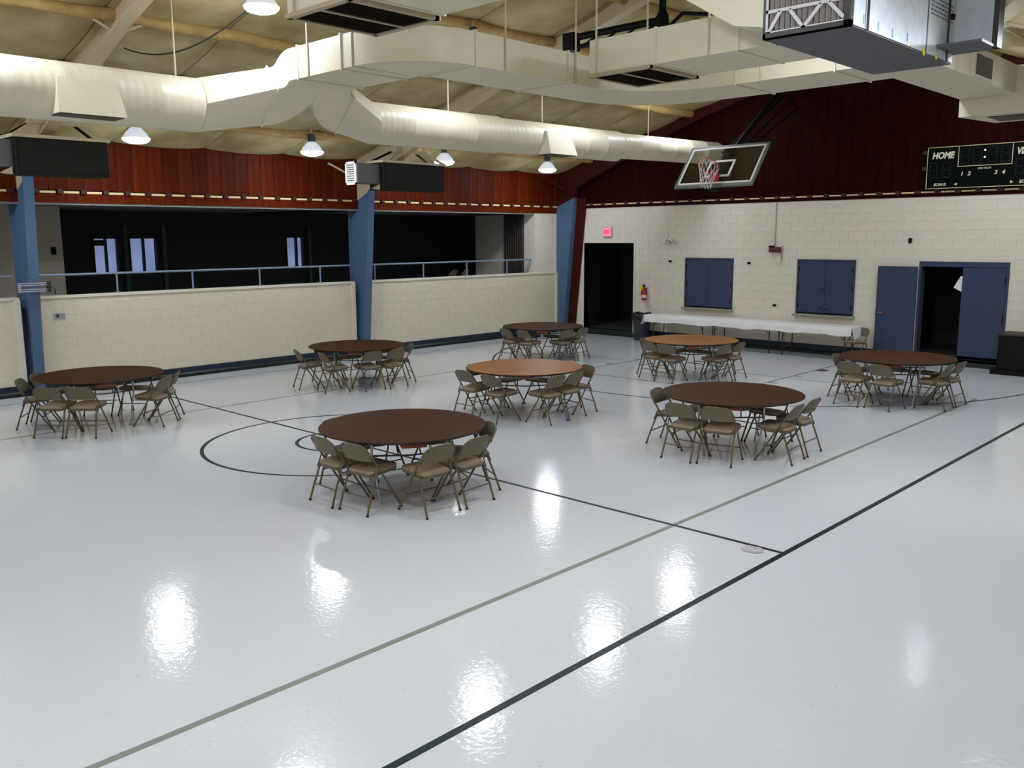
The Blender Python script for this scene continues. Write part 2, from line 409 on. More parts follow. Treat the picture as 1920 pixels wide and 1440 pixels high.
# upper wood walls of vertical planks
wu = struct('wall_left_upper', MB().box(XL-.25, XL-.03, YF, YB, 3.47, 4.95), 'gap')
pm = [MB().box(0, .028, -.148, .148, 3.66, 4.9).mesh('plank', k, fix=False) for k in ('wood', 'wood2')]
y = YF+.15
while y < YB-.1:
    link('plank', R_.choice(pm), wu, (XL-.03, y, 0)); y += .305
obj('fascia', MB().box(XL-.28, XL+.01, YF, YB, 3.43, 3.60), 'wood', wu)
obj('soffit_edge', MB().box(XL-.3, XL-.02, YF, YB, 3.40, 3.43), 'greyceil', wu)
pb = MB().box(0, .035, -.135, .135, 3.600, 3.638).mesh('pale_block', 'paleblock', fix=False)
bk = MB().box(0, .075, -.045, .045, 3.590, 3.668).mesh('bracket', 'bracket', fix=False)
y = YF+.2
while y < YB-.15:
    if all(abs(y-f) > .25 for f in FRAMES):
        link('pale_block', pb, wu, (XL-.02, y, 0)); 
    link('bracket', bk, wu, (XL-.02, y+.203, 0)); y += .406

gw = MB(); 
poly = [(XL-.3, YB+.03, BT), (XR+.3, YB+.03, BT), (XR+.3, YB+.03, roof(XR)), (RIDGE, YB+.03, roof(RIDGE)), (XL-.3, YB+.03, roof(XL-.3))]
gable = struct('wall_back_gable', gw.prism(poly, None, (0, .2, 0)), 'gap')
x = XL+.15; 
while x < XR:
    z1, z2 = roof(x-.148)-.02, roof(x+.148)-.02
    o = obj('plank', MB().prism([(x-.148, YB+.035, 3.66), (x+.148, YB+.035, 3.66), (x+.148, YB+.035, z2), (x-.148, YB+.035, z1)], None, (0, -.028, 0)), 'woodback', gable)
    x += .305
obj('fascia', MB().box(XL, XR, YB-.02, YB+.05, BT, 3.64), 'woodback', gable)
pb2 = MB().box(-.135, .135, -.035, 0, 3.640, 3.672).mesh('pale_block', 'paleblock', fix=False)
bk2 = MB().box(-.05, .05, -.06, 0, 3.625, 3.70).mesh('bracket', 'bracket', fix=False)
x = -16.35
while x < XR-.2:
    link('pale_block', pb2, gable, (x, YB+.02, 0)); link('bracket', bk2, gable, (x+.203, YB+.02, 0)); x += .406

# unseen enclosure
struct('wall_right', MB().box(XR, XR+.2, YF, YB+.2, 0, roof(XR)+.2), 'block')
struct('wall_front', MB().prism([(XL-.3, YF, 0), (XR+.2, YF, 0), (XR+.2, YF, roof(XR)), (RIDGE, YF, roof(RIDGE)), (XL-.3, YF, roof(XL-.3))], None, (0, -.2, 0)), 'block')

# --- ceiling: deck, insulation panels, purlins
ceil = struct('ceiling', MB().prism([(XL-.5, YF-.2, roof(XL-.5)+.02), (RIDGE, YF-.2, roof(RIDGE)+.02), (XR+.3, YF-.2, roof(XR+.3)+.02), (XR+.3, YF-.2, roof(XR+.3)+.15), (RIDGE, YF-.2, roof(RIDGE)+.15), (XL-.5, YF-.2, roof(XL-.5)+.15)], None, (0, YB-YF+.4, 0)), 'deck')
PX = [-17.33, -16.0, -14.4, -12.8, -11.2, -9.6, -8.52]
PY = [-9.2+.02, -7.4, -5.57, -3.74, -1.91, -.08, 1.75, 3.58, 5.41, 7.24, 9.07, 10.9, 12.73, 14.56, 16.39, 18.22, 20.1]
pc = {}
def panel(x0, x1, ln, var):
    k = (x0, x1, round(ln, 2), var)
    if k not in pc:
        rr = random.Random(hash((round(x0*10), var)) & 999)
        sg = rr.uniform(.09, .15); sk = rr.uniform(.8, 1.25); ph = rr.uniform(0, 6)
        def fn(u, v):
            x = x0+(x1-x0)*u
            a = math.sin(PI*min(1, max(0, u**sk))); bq = max(0, math.sin(PI*v))**.6
            zz = roof(x)-.01-sg*(.35*a+.65*bq*(.55+.45*a))*1.0+.012*math.sin(9*u+ph)*math.sin(7*v+ph)*bq
            if u in (0, 1) : zz = roof(x)-.02-sg*.45*bq
            return (x, (v-.5)*(ln-.012), zz)
        pc[k] = MB().grid(fn, 10, 12).mesh('insulation_panel', 'insul', smooth=60, fix=False)
    return pc[k]
for i in range(6):
    for j in range(16):
        yc, ln = (PY[j]+PY[j+1])/2, PY[j+1]-PY[j]
        link('insulation_panel', panel(PX[i], PX[i+1], ln, (i*7+j*3) % 3), ceil, (0, yc, 0))
        a, c = 2*RIDGE-PX[i+1], min(2*RIDGE-PX[i], XR+.1)
        link('insulation_panel', panel(a, c, ln, (i*5+j) % 3), ceil, (0, yc, 0))
def purlin(x):
    z = roof(x)-.1; mb = MB(); rr = random.Random(int(x*10))
    n = 60; pts = []; rad = []
    for i in range(n+1):
        y = YF+.05+(YB-YF-.12)*i/n
        pts.append((x+rr.uniform(-.012, .012), y, z+rr.uniform(-.014, .014)-.02*abs(math.sin(PI*(y-5.41)/1.83))))
        rad.append(.085+rr.uniform(-.012, .014))
    return mb.tube(pts, .1, 8, radii=rad)
for x in (-16.0, -14.4, -12.8, -11.2, -9.6, -7.4, -5.8, -4.2, -2.6, -1.0):
    obj('purlin', purlin(x), 'purlin', ceil, smooth=70)
obj('ridge_beam', MB().tube([(RIDGE, YF+.05, roof(RIDGE)-.1), (RIDGE, YB-.05, roof(RIDGE)-.1)], .12, 8), 'purlin', ceil, smooth=70)

# --- steel frames
def rdepth(x):
    d = abs(x-RIDGE); return .30+.40*max(0, (d-4.2)/4.2)**1.2
def frame(yc, label, end=False):
    t = thing('steel_frame', label, 'frame', (0, yc, 0))
    for sgn in (1, -1):
        if sgn == -1: fx = lambda x: 2*RIDGE-x
        else: fx = lambda x: x
        Xo = -17.55
        zt = 3.72
        xin = lambda z: (-16.97 if end else -17.13)+.36*z/3.75
        if sgn == -1: Xo, = (-17.55+.0,)
        c = MB()
        # tapered web, inner flange, outer flange; the top of the blue paint runs along a diagonal
        z_o, z_i = 3.60, 3.86
        c.prism([(fx(Xo), -.03, 0), (fx(xin(0)), -.03, 0), (fx(xin(z_i)), -.03, z_i), (fx(-17.3), -.03, z_o), (fx(Xo), -.03, z_o)], None, (0, .06, 0))
        c.prism([(fx(xin(0)), -.085, 0), (fx(xin(0)+.025), -.085, 0), (fx(xin(z_i)+.025), -.085, z_i), (fx(xin(z_i)), -.085, z_i)], None, (0, .17, 0))
        c.prism([(fx(Xo), -.1, 0), (fx(Xo+.025), -.1, 0), (fx(Xo+.025), -.1, z_o), (fx(Xo), -.1, z_o)], None, (0, .2, 0))
        c.box(min(fx(Xo), fx(-17.0)), max(fx(Xo), fx(-17.0)), -.1, .1, 0, .02)
        obj('column', c, 'blue', t)
        h = MB()
        zk = lambda x: roof(x)-.05
        xk = xin(z_i)
        h.prism([(fx(-17.3), -.03, z_o), (fx(xk), -.03, z_i), (fx(xk+.04), -.03, roof(xk)-rdepth(xk)-.02), (fx(xk+.04), -.03, zk(xk)), (fx(-17.5), -.03, zk(-17.5)), (fx(-17.5), -.03, z_o)], None, (0, .06, 0))
        h.prism([(fx(xk), -.085, z_i), (fx(xk+.025), -.085, z_i), (fx(xk+.06), -.085, roof(xk)-rdepth(xk)-.02), (fx(xk+.035), -.085, roof(xk)-rdepth(xk)-.02)], None, (0, .17, 0))
        obj('haunch', h, 'woodend' if end else 'beige', t)
        r = MB(); N = 10; x0 = xk+.04; xsn = [x0+(RIDGE-x0)*i/N for i in range(N+1)]
        low = [(fx(x), -.03, roof(x)-rdepth(x)) for x in xsn]; hi = [(fx(x), -.03, roof(x)-.05) for x in xsn[::-1]]
        r.prism(low+hi, None, (0, .06, 0))
        fl = [(fx(x), -.10, roof(x)-rdepth(x)) for x in xsn]; fl2 = [(fx(x), -.10, roof(x)-rdepth(x)-.025) for x in xsn[::-1]]
        r.prism(fl+fl2, None, (0, .20, 0))
        obj('rafter', r, 'woodend' if end else 'beige', t)
        if sgn == 1:
            for s2 in (-1, 1):
                if end and s2 == 1: continue
                obj('flange_brace', MB().tube([(xk, s2*.05, 3.95), (-17.05, s2*.95, 4.42)], .024, 6), 'woodend' if end else 'beige', t)
                for xx in (-14.4, -12.8, -11.2):
                    obj('flange_brace', MB().tube([(xx, s2*.06, roof(xx)-rdepth(xx)), (xx, s2*.5, roof(xx)-.1)], .018, 5), 'woodend' if end else 'beige', t)
    return t
frame(12.85, 'tapered blue steel column and beige rafter behind the far middle round table', False)
frame(5.55, 'blue steel column at the left edge of the low wall with beige rafter', False)
frame(-1.75, 'steel frame beside the camera position, outside the picture', False)
frame(-9.05, 'steel frame at the near end wall, outside the picture', False)
frame(19.93, 'blue corner column with brown rafter against the dark wood gable', True)
bd = bpy.data.objects['steel_frame.004']
obj('corner_board', MB().prism([(-16.95, .10, 0), (-16.70, .10, 0), (-16.28, .10, 3.86), (-16.58, .10, 3.86)], None, (0, .06, 0)), 'woodend', bd)

# --- balcony room beyond the low wall
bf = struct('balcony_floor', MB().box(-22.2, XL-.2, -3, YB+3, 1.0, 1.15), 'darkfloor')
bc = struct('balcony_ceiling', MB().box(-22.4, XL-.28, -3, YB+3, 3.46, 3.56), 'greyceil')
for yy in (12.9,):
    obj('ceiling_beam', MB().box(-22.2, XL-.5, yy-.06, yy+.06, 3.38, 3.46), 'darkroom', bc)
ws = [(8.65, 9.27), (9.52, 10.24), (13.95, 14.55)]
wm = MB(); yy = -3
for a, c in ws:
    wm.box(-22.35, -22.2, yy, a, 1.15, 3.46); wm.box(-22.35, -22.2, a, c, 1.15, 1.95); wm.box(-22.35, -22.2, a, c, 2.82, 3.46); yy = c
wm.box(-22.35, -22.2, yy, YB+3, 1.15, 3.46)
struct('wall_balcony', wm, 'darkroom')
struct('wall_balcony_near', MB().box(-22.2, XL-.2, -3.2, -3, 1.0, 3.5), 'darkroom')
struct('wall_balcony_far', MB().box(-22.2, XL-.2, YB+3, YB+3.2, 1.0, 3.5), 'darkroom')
for i, (a, c) in enumerate(ws):
    f = struct('window_%d' % (i+1), MB().box(-22.3, -22.16, a, a+.035, 1.95, 2.82).box(-22.3, -22.16, c-.035, c, 1.95, 2.82).box(-22.3, -22.16, a, c, 1.95, 1.98).box(-22.3, -22.16, a, c, 2.785, 2.82), 'frame')
    mid = a+(c-a)*(.52 if i < 2 else .6)
    obj('mullion', MB().box(-22.28, -22.18, mid-.022, mid+.022, 1.98, 2.785), 'frame', f)
    obj('pane', MB().box(-22.245, -22.24, a+.03, mid-.02, 1.98, 2.79), 'pane', f)
    obj('pane', MB().box(-22.245, -22.24, mid+.02, c-.03, 1.98, 2.79), 'pane', f)
    if i == 0: obj('sticker', MB().box(-22.235, -22.225, a+.045, mid-.03, 2.62, 2.76), 'frame', f)
    cu = MB().grid(lambda u, v: (-22.10+.02*math.sin(u*18), c+.10+.10*u, 1.16+1.95*v), 12, 1)
    tag(obj('curtain', cu, 'curtain', smooth=60), ['pale teal curtain strip beside the leftmost dark balcony window', 'pale teal curtain strip beside the second dark balcony window', 'pale teal curtain strip right of the lone balcony window'][i], 'curtain')
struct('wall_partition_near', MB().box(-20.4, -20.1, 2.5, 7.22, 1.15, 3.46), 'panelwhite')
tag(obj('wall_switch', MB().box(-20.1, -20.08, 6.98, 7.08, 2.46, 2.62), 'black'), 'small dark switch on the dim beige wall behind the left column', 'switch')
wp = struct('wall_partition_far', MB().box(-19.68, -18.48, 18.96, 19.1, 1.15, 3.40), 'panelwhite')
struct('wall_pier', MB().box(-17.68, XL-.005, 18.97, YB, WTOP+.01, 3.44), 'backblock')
ad = thing('folding_door', 'dark pleated folding door between the pale panel and the wall pier', 'door', (-18.48, 19.0, 1.15))
for i in range(9):
    x0 = .8*i/9
    obj('pleat', MB().prism([(x0, 0, 0), (x0+.044, -.09, 0), (x0+.089, 0, 0), (x0+.044, .01, 0)], None, (0, 0, 2.28)), 'accordion', ad)
obj('track', MB().box(0, .82, -.05, .05, 2.28, 2.31), 'casing', ad)

# handrails
def rail(y0, y1, posts, label):
    t = thing('handrail', label, 'railing', (XL-.1, 0, WTOP))
    obj('top_rail', MB().tube([(0, y0, .385), (0, y1, .385)], .021, 8), 'bluerail', t, smooth=50)
    for p in posts:
        ps = obj('post', MB().tube([(0, p, 0), (0, p, .385)], .019, 8), 'bluerail', t, smooth=50)
        obj('foot_plate', MB().box(-.05, .05, p-.05, p+.05, .012, .03), 'bluerail', ps)
    return t
rail(5.72, 12.6, [7.17, 8.70, 10.23, 11.78], 'blue grey pipe handrail on the low wall between the two blue columns')
r2_ = rail(13.02, 18.9, [13.33, 14.87, 16.38, 17.91], 'blue grey pipe handrail on the low wall right of the middle blue column')
obj('end_brace', MB().tube([(0, 18.88, .385), (0, 18.62, .02)], .017, 8), 'bluerail', r2_)
rail(-1.6, 5.34, [-.5, 1.03, 2.56, 4.09], 'blue grey pipe handrail left of the left blue column')

# rooms behind the back wall
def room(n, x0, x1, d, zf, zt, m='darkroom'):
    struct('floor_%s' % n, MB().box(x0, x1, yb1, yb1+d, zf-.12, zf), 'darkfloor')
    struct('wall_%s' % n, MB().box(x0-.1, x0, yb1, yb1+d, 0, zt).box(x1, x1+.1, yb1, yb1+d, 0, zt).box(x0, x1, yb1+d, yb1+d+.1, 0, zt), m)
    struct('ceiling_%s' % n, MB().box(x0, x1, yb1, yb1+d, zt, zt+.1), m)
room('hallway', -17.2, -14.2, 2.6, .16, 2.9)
room('kitchen', -13.3, -8.2, 1.0, .16, 2.9)
room('storage', -7.6, -4.9, 2.4, .16, 2.6)
st = struct('trim_1', MB().box(-16.4, -14.65, YB-.03, yb1, 0, .16), 'basetoe')
obj('jamb', MB().box(-16.44, -16.4, YB-.012, yb1, .16, 2.59), 'trimwhite', st)
obj('jamb', MB().box(-14.65, -14.61, YB-.012, yb1, .16, 2.59), 'trimwhite', st)
fr = thing('refrigerator', 'dim pale cabinet standing in the dark doorway', 'cabinet', (-15.1, 21.7, .16))
obj('body', MB().box(-.4, .4, 0, .5, 0, 1.5), 'panelwhite', fr, bevel=.01); obj('door_handle', MB().box(-.34, -.31, -.03, 0, .7, 1.2), 'casing', fr)

# ---------------------------------------------------------------- doors and hatches
def hatch(x0, x1, label, n):
    t = thing('serving_hatch', label, 'hatch', ((x0+x1)/2, YB, .93)); a = (x1-x0)/2; h = 1.28
    obj('frame', MB().box(-a, -a+.04, -.03, .05, 0, h).box(a-.04, a, -.03, .05, 0, h).box(-a+.04, a-.04, -.03, .05, h-.04, h), 'bluedoor', t)
    for s in (-1, 1):
        x_0, x_1 = (-a+.045, -.004) if s < 0 else (.004, a-.045)
        d = obj('door', MB().box(x_0, x_1, -.02, .02, .035, h-.045), 'bluedoor', t, bevel=.003)
        for z in (.2, .62, 1.05):
            xx = -a+.05 if s < 0 else a-.05
            obj('hinge', MB().box(xx-.014, xx+.014, -.032, -.018, z-.05, z+.05), 'black', d)
    if n == 1: obj('latch', MB().lathe([(.015, 0), (.02, .015), (.012, .03)], 10), 'chrome', t, loc=(-.07, -.022, .58)).rotation_euler = (PI/2, 0, 0)
    else:
        for xx, z in ((-.06, .58), (-.07, .14), (.06, .13)):
            obj('latch', MB().lathe([(.015, 0), (.02, .015), (.012, .03)], 10), 'black', t, loc=(xx, -.022, z)).rotation_euler = (PI/2, 0, 0)
    obj('sill', MB().box(-a-.04, a+.04, -.12, .02, -.05, .0), 'sill', t, bevel=.006)
hatch(-12.99, -11.58, 'blue double shutter nearer the doorway, above the cloth-covered tables', 1)
hatch(-9.87, -8.47, 'blue double shutter with two low knobs, nearer the open double doors', 2)

dd = struct('door_1', MB().box(-7.07, -7.02, YB-.03, yb1, .0, 2.2).box(-5.35, -5.30, YB-.03, yb1, 0, 2.2).box(-7.02, -5.35, YB-.03, yb1, 2.09, 2.2), 'bluedoor')
def leaf(parent, x0, x1, y0, y1, name='door_leaf'):
    return obj(name, MB().box(x0, x1, y0, y1, .16, 2.085), 'bluedoor', parent, bevel=.003)
lf = leaf(dd, -6.185, -5.355, YB-.02, YB+.025)
for z in (.4, 1.06, 1.82): obj('hinge', MB().box(-5.37, -5.345, YB-.036, YB-.018, z-.07, z+.07), 'black', lf)
lo = leaf(dd, -7.93, -7.085, YB-.10, YB-.055)
hd = obj('handle', MB().tube([(-7.85, YB-.10, 1.06), (-7.85, YB-.16, 1.06), (-7.75, YB-.165, 1.06)], .014, 8), 'brass', lo, smooth=50)
obj('latch_plate', MB().box(-7.935, -7.925, YB-.095, YB-.06, .98, 1.14), 'black', lo)
obj('threshold', MB().box(-7.02, -5.35, YB-.02, yb1, 0, .155), 'basetoe', dd)
p = obj('paper_notice', MB().box(-.11, .11, -.002, .002, -.14, .14), 'paper', loc=(-6.20, YB+.03, 1.73)); p.rotation_euler = (0, math.radians(28), 0)
tag(p, 'white paper sheet tilted at the edge of the closed blue door', 'paper')

# ---------------------------------------------------------------- items on the walls
t = thing('exit_sign', 'pink-red lit exit sign above the dark doorway', 'sign', (-15.54, YB-.01, 2.89))
obj('housing', MB().box(-.15, .15, -.06, 0, -.13, .13), 'signbody', t, bevel=.012)
obj('face', MB().box(-.125, .125, -.066, -.06, -.105, .105), 'signface', t)
text('letters', 'EXIT', .145, 'signtext', t, on_back(0, -.068, 0), bold=.006, sx=.62)
t = thing('emergency_light', 'white twin-lamp emergency light high on the back wall', 'light', (-13.48, YB-.01, 2.62))
obj('housing', MB().box(-.14, .14, -.07, 0, -.05, .05), 'white', t, bevel=.015)
for s in (-1, 1): obj('lamp_head', MB().lathe([(.03, 0), (.055, .03), (.06, .07), (.05, .075)], 14), 'white' if s < 0 else 'chrome', t, smooth=40, loc=(s*.10, -.06, .02)).rotation_euler = (PI/2, 0, 0)
t = thing('fire_extinguisher', 'red fire extinguisher with yellow tag hung beside the doorway', 'extinguisher', (-14.23, YB-.09, 1.05))
obj('cylinder', MB().lathe([(.0, 0), (.06, .004), (.068, .02), (.068, .27), (.05, .32), (.025, .345), (.022, .37)], 18, cap=False), 'red', t, smooth=50)
obj('label_band', MB().lathe([(.0695, .07), (.0695, .15)], 18, cap=False), 'white', t, smooth=60)
obj('valve', MB().box(-.02, .02, -.02, .02, .365, .41).box(-.015, .015, -.09, .03, .41, .425), 'black', t)
obj('hose', MB().tube([(-.02, 0, .39), (-.07, -.01, .38), (-.085, -.01, .28), (-.08, -.01, .1)], .011, 7), 'black', t, smooth=50)
obj('tag', MB().box(-.10, -.01, -.05, -.045, .26, .40), 'tag', t)
obj('wall_bracket', MB().box(-.03, .03, .05, .10, .1, .33), 'casing', t)
t = thing('fire_alarm_horn', 'dark red fire alarm horn on the wall between the blue shutters', 'alarm', (-10.44, YB-.01, 2.44))
obj('horn_box', MB().box(-.15, .13, -.09, 0, -.075, .055), 'alarm', t, bevel=.008)
obj('strobe', MB().box(-.15, -.04, -.10, -.01, .055, .085), 'black', t)
obj('conduit', MB().tube([(-.03, -.012, .08), (-.03, -.012, 1.1)], .009, 6), 'conduit', t)
t = thing('junction_box', 'cream junction box just under the red alarm horn', 'box', (-10.345, YB-.01, 2.2))
obj('cover', MB().box(-.055, .055, -.05, 0, -.08, .08), 'trimwhite', t, bevel=.006)
obj('conduit', MB().tube([(.06, -.012, .0), (.075, -.012, .34)], .012, 6), 'conduit', t)
for x, z, lb in ((-13.46, 2.11, 'small dark hook on the wall left of the left blue shutter'), (-11.15, 2.10, 'small dark hook on the wall right of the left blue shutter'), (-10.42, 1.09, 'small dark hook low on the wall between the blue shutters')):
    t = thing('wall_hook', lb, 'hook', (x, YB-.012, z))
    obj('plate', MB().box(-.045, .045, -.015, 0, -.025, .025), 'black', t); obj('prong', MB().tube([(0, -.01, 0), (0, -.06, -.01), (0, -.07, .03)], .01, 6), 'black', t)
t = thing('thermostat', 'small black wall sensor high above the open blue door leaf', 'sensor', (-7.3, YB-.012, 2.64))
obj('cover', MB().box(-.035, .035, -.03, 0, -.055, .055), 'black', t, bevel=.005); obj('button', MB().box(-.01, .01, -.036, -.03, -.03, -.01), 'casing', t)
t = thing('wall_outlet', 'double metal outlet plate on the low cream wall near the left column', 'outlet', (XL+.012, 6.04, 1.40))
obj('plate', MB().box(0, .012, -.09, .09, -.055, .055), 'plate', t); obj('socket', MB().box(.012, .018, -.065, -.02, -.03, .03), 'casing', t); obj('lip', MB().box(.0, .03, -.09, .09, .045, .055), 'white', t)
tag(obj('light_switch', MB().box(-16.86, -16.78, YB-.035, YB-.02, 1.17, 1.30), 'white', bevel=.004), 'white switch plate on the brown corner board', 'switch')
t = thing('column_clamp', 'pale bars of a clamp strapped around the left blue column', 'clamp', (-16.93, 5.5, 1.95))
for z in (.07, .035, -.035, -.07): obj('bar', MB().tube([(.08, -.20, z), (.08, .24, z)], .011, 8), 'plate', t, smooth=50)
obj('end_block', MB().box(.03, .13, .24, .29, -.09, .10), 'casing', t); obj('end_block', MB().box(.04, .12, -.24, -.20, -.08, .08), 'plate', t); obj('hook_arm', MB().tube([(.08, .28, .0), (.08, .36, -.03), (.08, .36, -.14)], .012, 6), 'casing', t)

# scoreboard
t = thing('scoreboard', 'black basketball scoreboard with cream lettering on the dark wood gable', 'scoreboard', (-5.9, YB-.12, 4.14))
W2, HH = 1.12, .425
obj('cabinet', MB().box(-W2, W2, 0, .10, -HH, HH), 'sbface', t)
def strip(x0, x1, z0, z1): return MB().box(x0, x1, -.004, 0, z0, z1)
bd = MB(); e = .012
for q in ((-W2, W2, HH-e, HH), (-W2, W2, -HH, -HH+e), (-W2, -W2+e, -HH, HH), (W2-e, W2, -HH, HH), (-.51, .51, .005, .005+e), (-.51, -.51+e, .005, HH), (.51-e, .51, .005, HH)): bd.box(q[0], q[1], -.004, 0, q[2], q[3])
obj('border', bd, 'sbline', t)
for s, body in ((-.81, 'HOME'), (.81, 'VISITOR')):
    text('lettering', body, .18, 'sbtext', t, on_back(s, -.004, .245), shear=.2, bold=.007, sx=.84 if body == 'HOME' else .72)
    text('lettering', 'BONUS', .085, 'sbtext', t, on_back(s-.03, -.004, -.345), shear=.2, bold=.001, sx=.85)
for xx, body in ((-.42, '1'), (-.28, '2'), (.22, '3'), (.36, '4')): text('lettering', body, .11, 'sbtext', t, on_back(xx, -.004, -.145), shear=.2, bold=.003)
text('lettering', 'SPECTRUM', .055, 'sbtext', t, on_back(0, -.004, -.05), shear=.2, sx=.95)
for s in (-1, 1): obj('arrow', MB().prism([(s*.56, -.004, -.345), (s*.50, -.004, -.315), (s*.50, -.004, -.375)], None, (0, .004, 0)), 'sbline', t)
seg7 = [[1,1,1,1],[1,0,0,1],[1,0,0,1],[1,1,1,1],[1,0,0,1],[1,0,0,1],[1,1,1,1]]
dots = MB()
def digit(x, z, pw, ph):
    for r_ in range(7):
        for c_ in range(4):
            if seg7[r_][c_]:
                cx, cz = x+c_*pw/3, z-r_*ph/6
                dots.add([(cx+.011*math.cos(k*PI/3), -.003, cz+.011*math.sin(k*PI/3)) for k in range(6)], [(0, 1, 2, 3, 4, 5)])
for xx in (-.455, -.22, .07, .30): digit(xx, .36, .15, .29)
for xx in (-1.06, -.80, .58, .82): digit(xx, .10, .15, .29)
o = link('unlit_lamps', dots.mesh('unlit_lamps', 'sbdot', fix=False), t); o['kind'] = 'stuff'
for z in (.31, .17): obj('colon_dot', MB().lathe([(.017, 0), (.012, .008)], 12), 'sblit', t, loc=(-.005, -.002, z)).rotation_euler = (PI/2, 0, 0)
for z in (.33, 0.0): obj('mounting_clip', MB().box(-W2-.10, -W2-.02, .02, .07, z-.035, z+.035), 'casing', t)

# ---------------------------------------------------------------- basketball goal
def goal():
    t = thing('basketball_backboard', 'glass backboard folded up in front of the wood gable', 'backboard', (-10.215, 17.44, 4.665))
    th = .667; dn = Vector((0, -math.sin(th), -math.cos(th))); nf = Vector((0, -math.cos(th), math.sin(th))); X = Vector((1, 0, 0))
    def P(u, v, w_=0): return X*u+dn*v+nf*w_
    def slab(mb, u0, u1, v0, v1, w0, w1):
        return mb.hexa([P(u0, v0, w0), P(u1, v0, w0), P(u1, v1, w0), P(u0, v1, w0)], [P(u0, v0, w1), P(u1, v0, w1), P(u1, v1, w1), P(u0, v1, w1)])
    a, h = .915, 1.07
    obj('glass', slab(MB(), -a, a, 0, h, -.006, .006), 'glass', t)
    f = MB()
    for q in ((-a-.02, a+.02, -.02, .025), (-a-.02, a+.02, h-.025, h+.05), (-a-.02, -a+.02, 0, h), (a-.02, a+.02, 0, h)): slab(f, *q, -.03, .012)
    obj('frame', f, 'boardframe', t)
    f = MB()
    for q in ((-a+.03, a-.03, .03, .075), (-a+.03, a-.03, h-.075, h-.03), (-a+.03, -a+.075, .03, h-.03), (a-.075, a-.03, .03, h-.03)): slab(f, *q, .0065, .011)
    for q in ((-.305, .305, .40, .45), (-.305, .305, .81, .86), (-.305, -.255, .40, .86), (.255, .305, .40, .86)): slab(f, *q, .0065, .011)
    obj('marking', f, 'boardwhite', t)
    f = MB(); slab(f, -.09, .09, .82, 1.0, .0, .05); slab(f, -.06, .06, .84, .90, .05, .16)
    f.prism([P(-.075, .84, .05), P(-.075, .98, .05), P(-.075, .88, .16), P(-.075, .84, .16)], None, X*.01); f.prism([P(.065, .84, .05), P(.065, .98, .05), P(.065, .88, .16), P(.065, .84, .16)], None, X*.01)
    rm = obj('rim_bracket', f, 'rim', t)
    rc = P(0, .87, .38); rr = .228
    obj('rim', MB().tube([rc+X*rr*math.cos(k*PI/16)+nf*rr*math.sin(k*PI/16) for k in range(33)], .011, 6, cap=False), 'rim', rm, smooth=60)
    nb = MB(); down = (dn*.35+Vector((0, 0, -1))*.65).normalized()
    def np_(k, lv):
        r_ = [.225, .19, .16, .135, .125][lv]; an = 2*PI*k/12
        return rc+X*r_*math.cos(an)+nf*r_*math.sin(an)+down*(.42*lv/4)
    for lv in range(4):
        for k in range(12):
            o_ = .5 if lv % 2 else 0
            nb.tube([np_(k+o_, lv), np_(k+o_+.5, lv+1)], .006, 4, cap=False); nb.tube([np_(k+o_, lv), np_(k+o_-.5, lv+1)], .006, 4, cap=False)
    obj('net', nb, 'net', rm)
    s = MB(); slab(s, -.10, .10, .05, 1.12, -.16, -.04)
    s.tube([P(0, .2, -.1), Vector((0, 2.45, 1.65))], .055, 10)
    obj('main_pole', s, 'black', t)
    for x0, v0, q in ((.18, .1, (.18, 2.6, 1.3)), (-.18, .1, (-.18, 2.6, 1.3))):
        obj('strut', MB().tube([P(x0, v0, -.1), Vector(q)], .025, 8), 'black', t)
    obj('strut', MB().tube([P(.1, .3, -.12), Vector((.25, 2.55, 1.0))], .022, 8), 'black', t)
    obj('pivot_bar', MB().tube([Vector((-.9, 2.45, 1.65)), Vector((.9, 2.45, 1.65))], .04, 8), 'black', t)
    for s_ in (-1, 1): obj('wall_arm', MB().tube([Vector((s_*.8, 2.45, 1.65)), Vector((s_*.8, 2.66, 1.65))], .035, 8), 'black', t)
    obj('hoist_cable', MB().tube([P(0, .1, -.1), Vector((0, .15, 2.0))], .008, 5), 'black', t)
    return t
goal()
t = thing('divider_truss', 'black pipe truss hung under the roof behind the cream ducts', 'truss', (-9.0, 12.45, 6.10))
obj('pipe', MB().tube([(-1.5, 0, .06), (.45, 0, .06)], .06, 10), 'black', t)
obj('pipe', MB().tube([(-1.45, 0, -.10), (.9, 0, -.10)], .04, 8), 'black', t)
obj('end_bracket', MB().box(-1.58, -1.35, -.1, .1, -.16, .14), 'black', t)
obj('drop_post', MB().tube([(.42, 0, -.05), (.42, 0, .62)], .06, 10), 'black', t)
obj('drop_post', MB().tube([(-1.45, 0, .0), (-1.45, 0, .1)], .05, 10), 'black', t)
obj('knuckle', MB().lathe([(.10, -.14), (.12, -.08), (.10, .12), (.06, .2)], 12), 'black', t, loc=(.42, 0, 0))
for x0, x1 in ((-1.2, -.8), (-.8, -.4), (-.4, .0), (0, .4)): obj('web_bar', MB().tube([(x0, 0, -.10), (x1, 0, .06)], .02, 6), 'black', t)
obj('diagonal', MB().tube([(.45, 0, -.12), (.8, 0, .10), (1.3, 0, .0)], .03, 8), 'black', t)

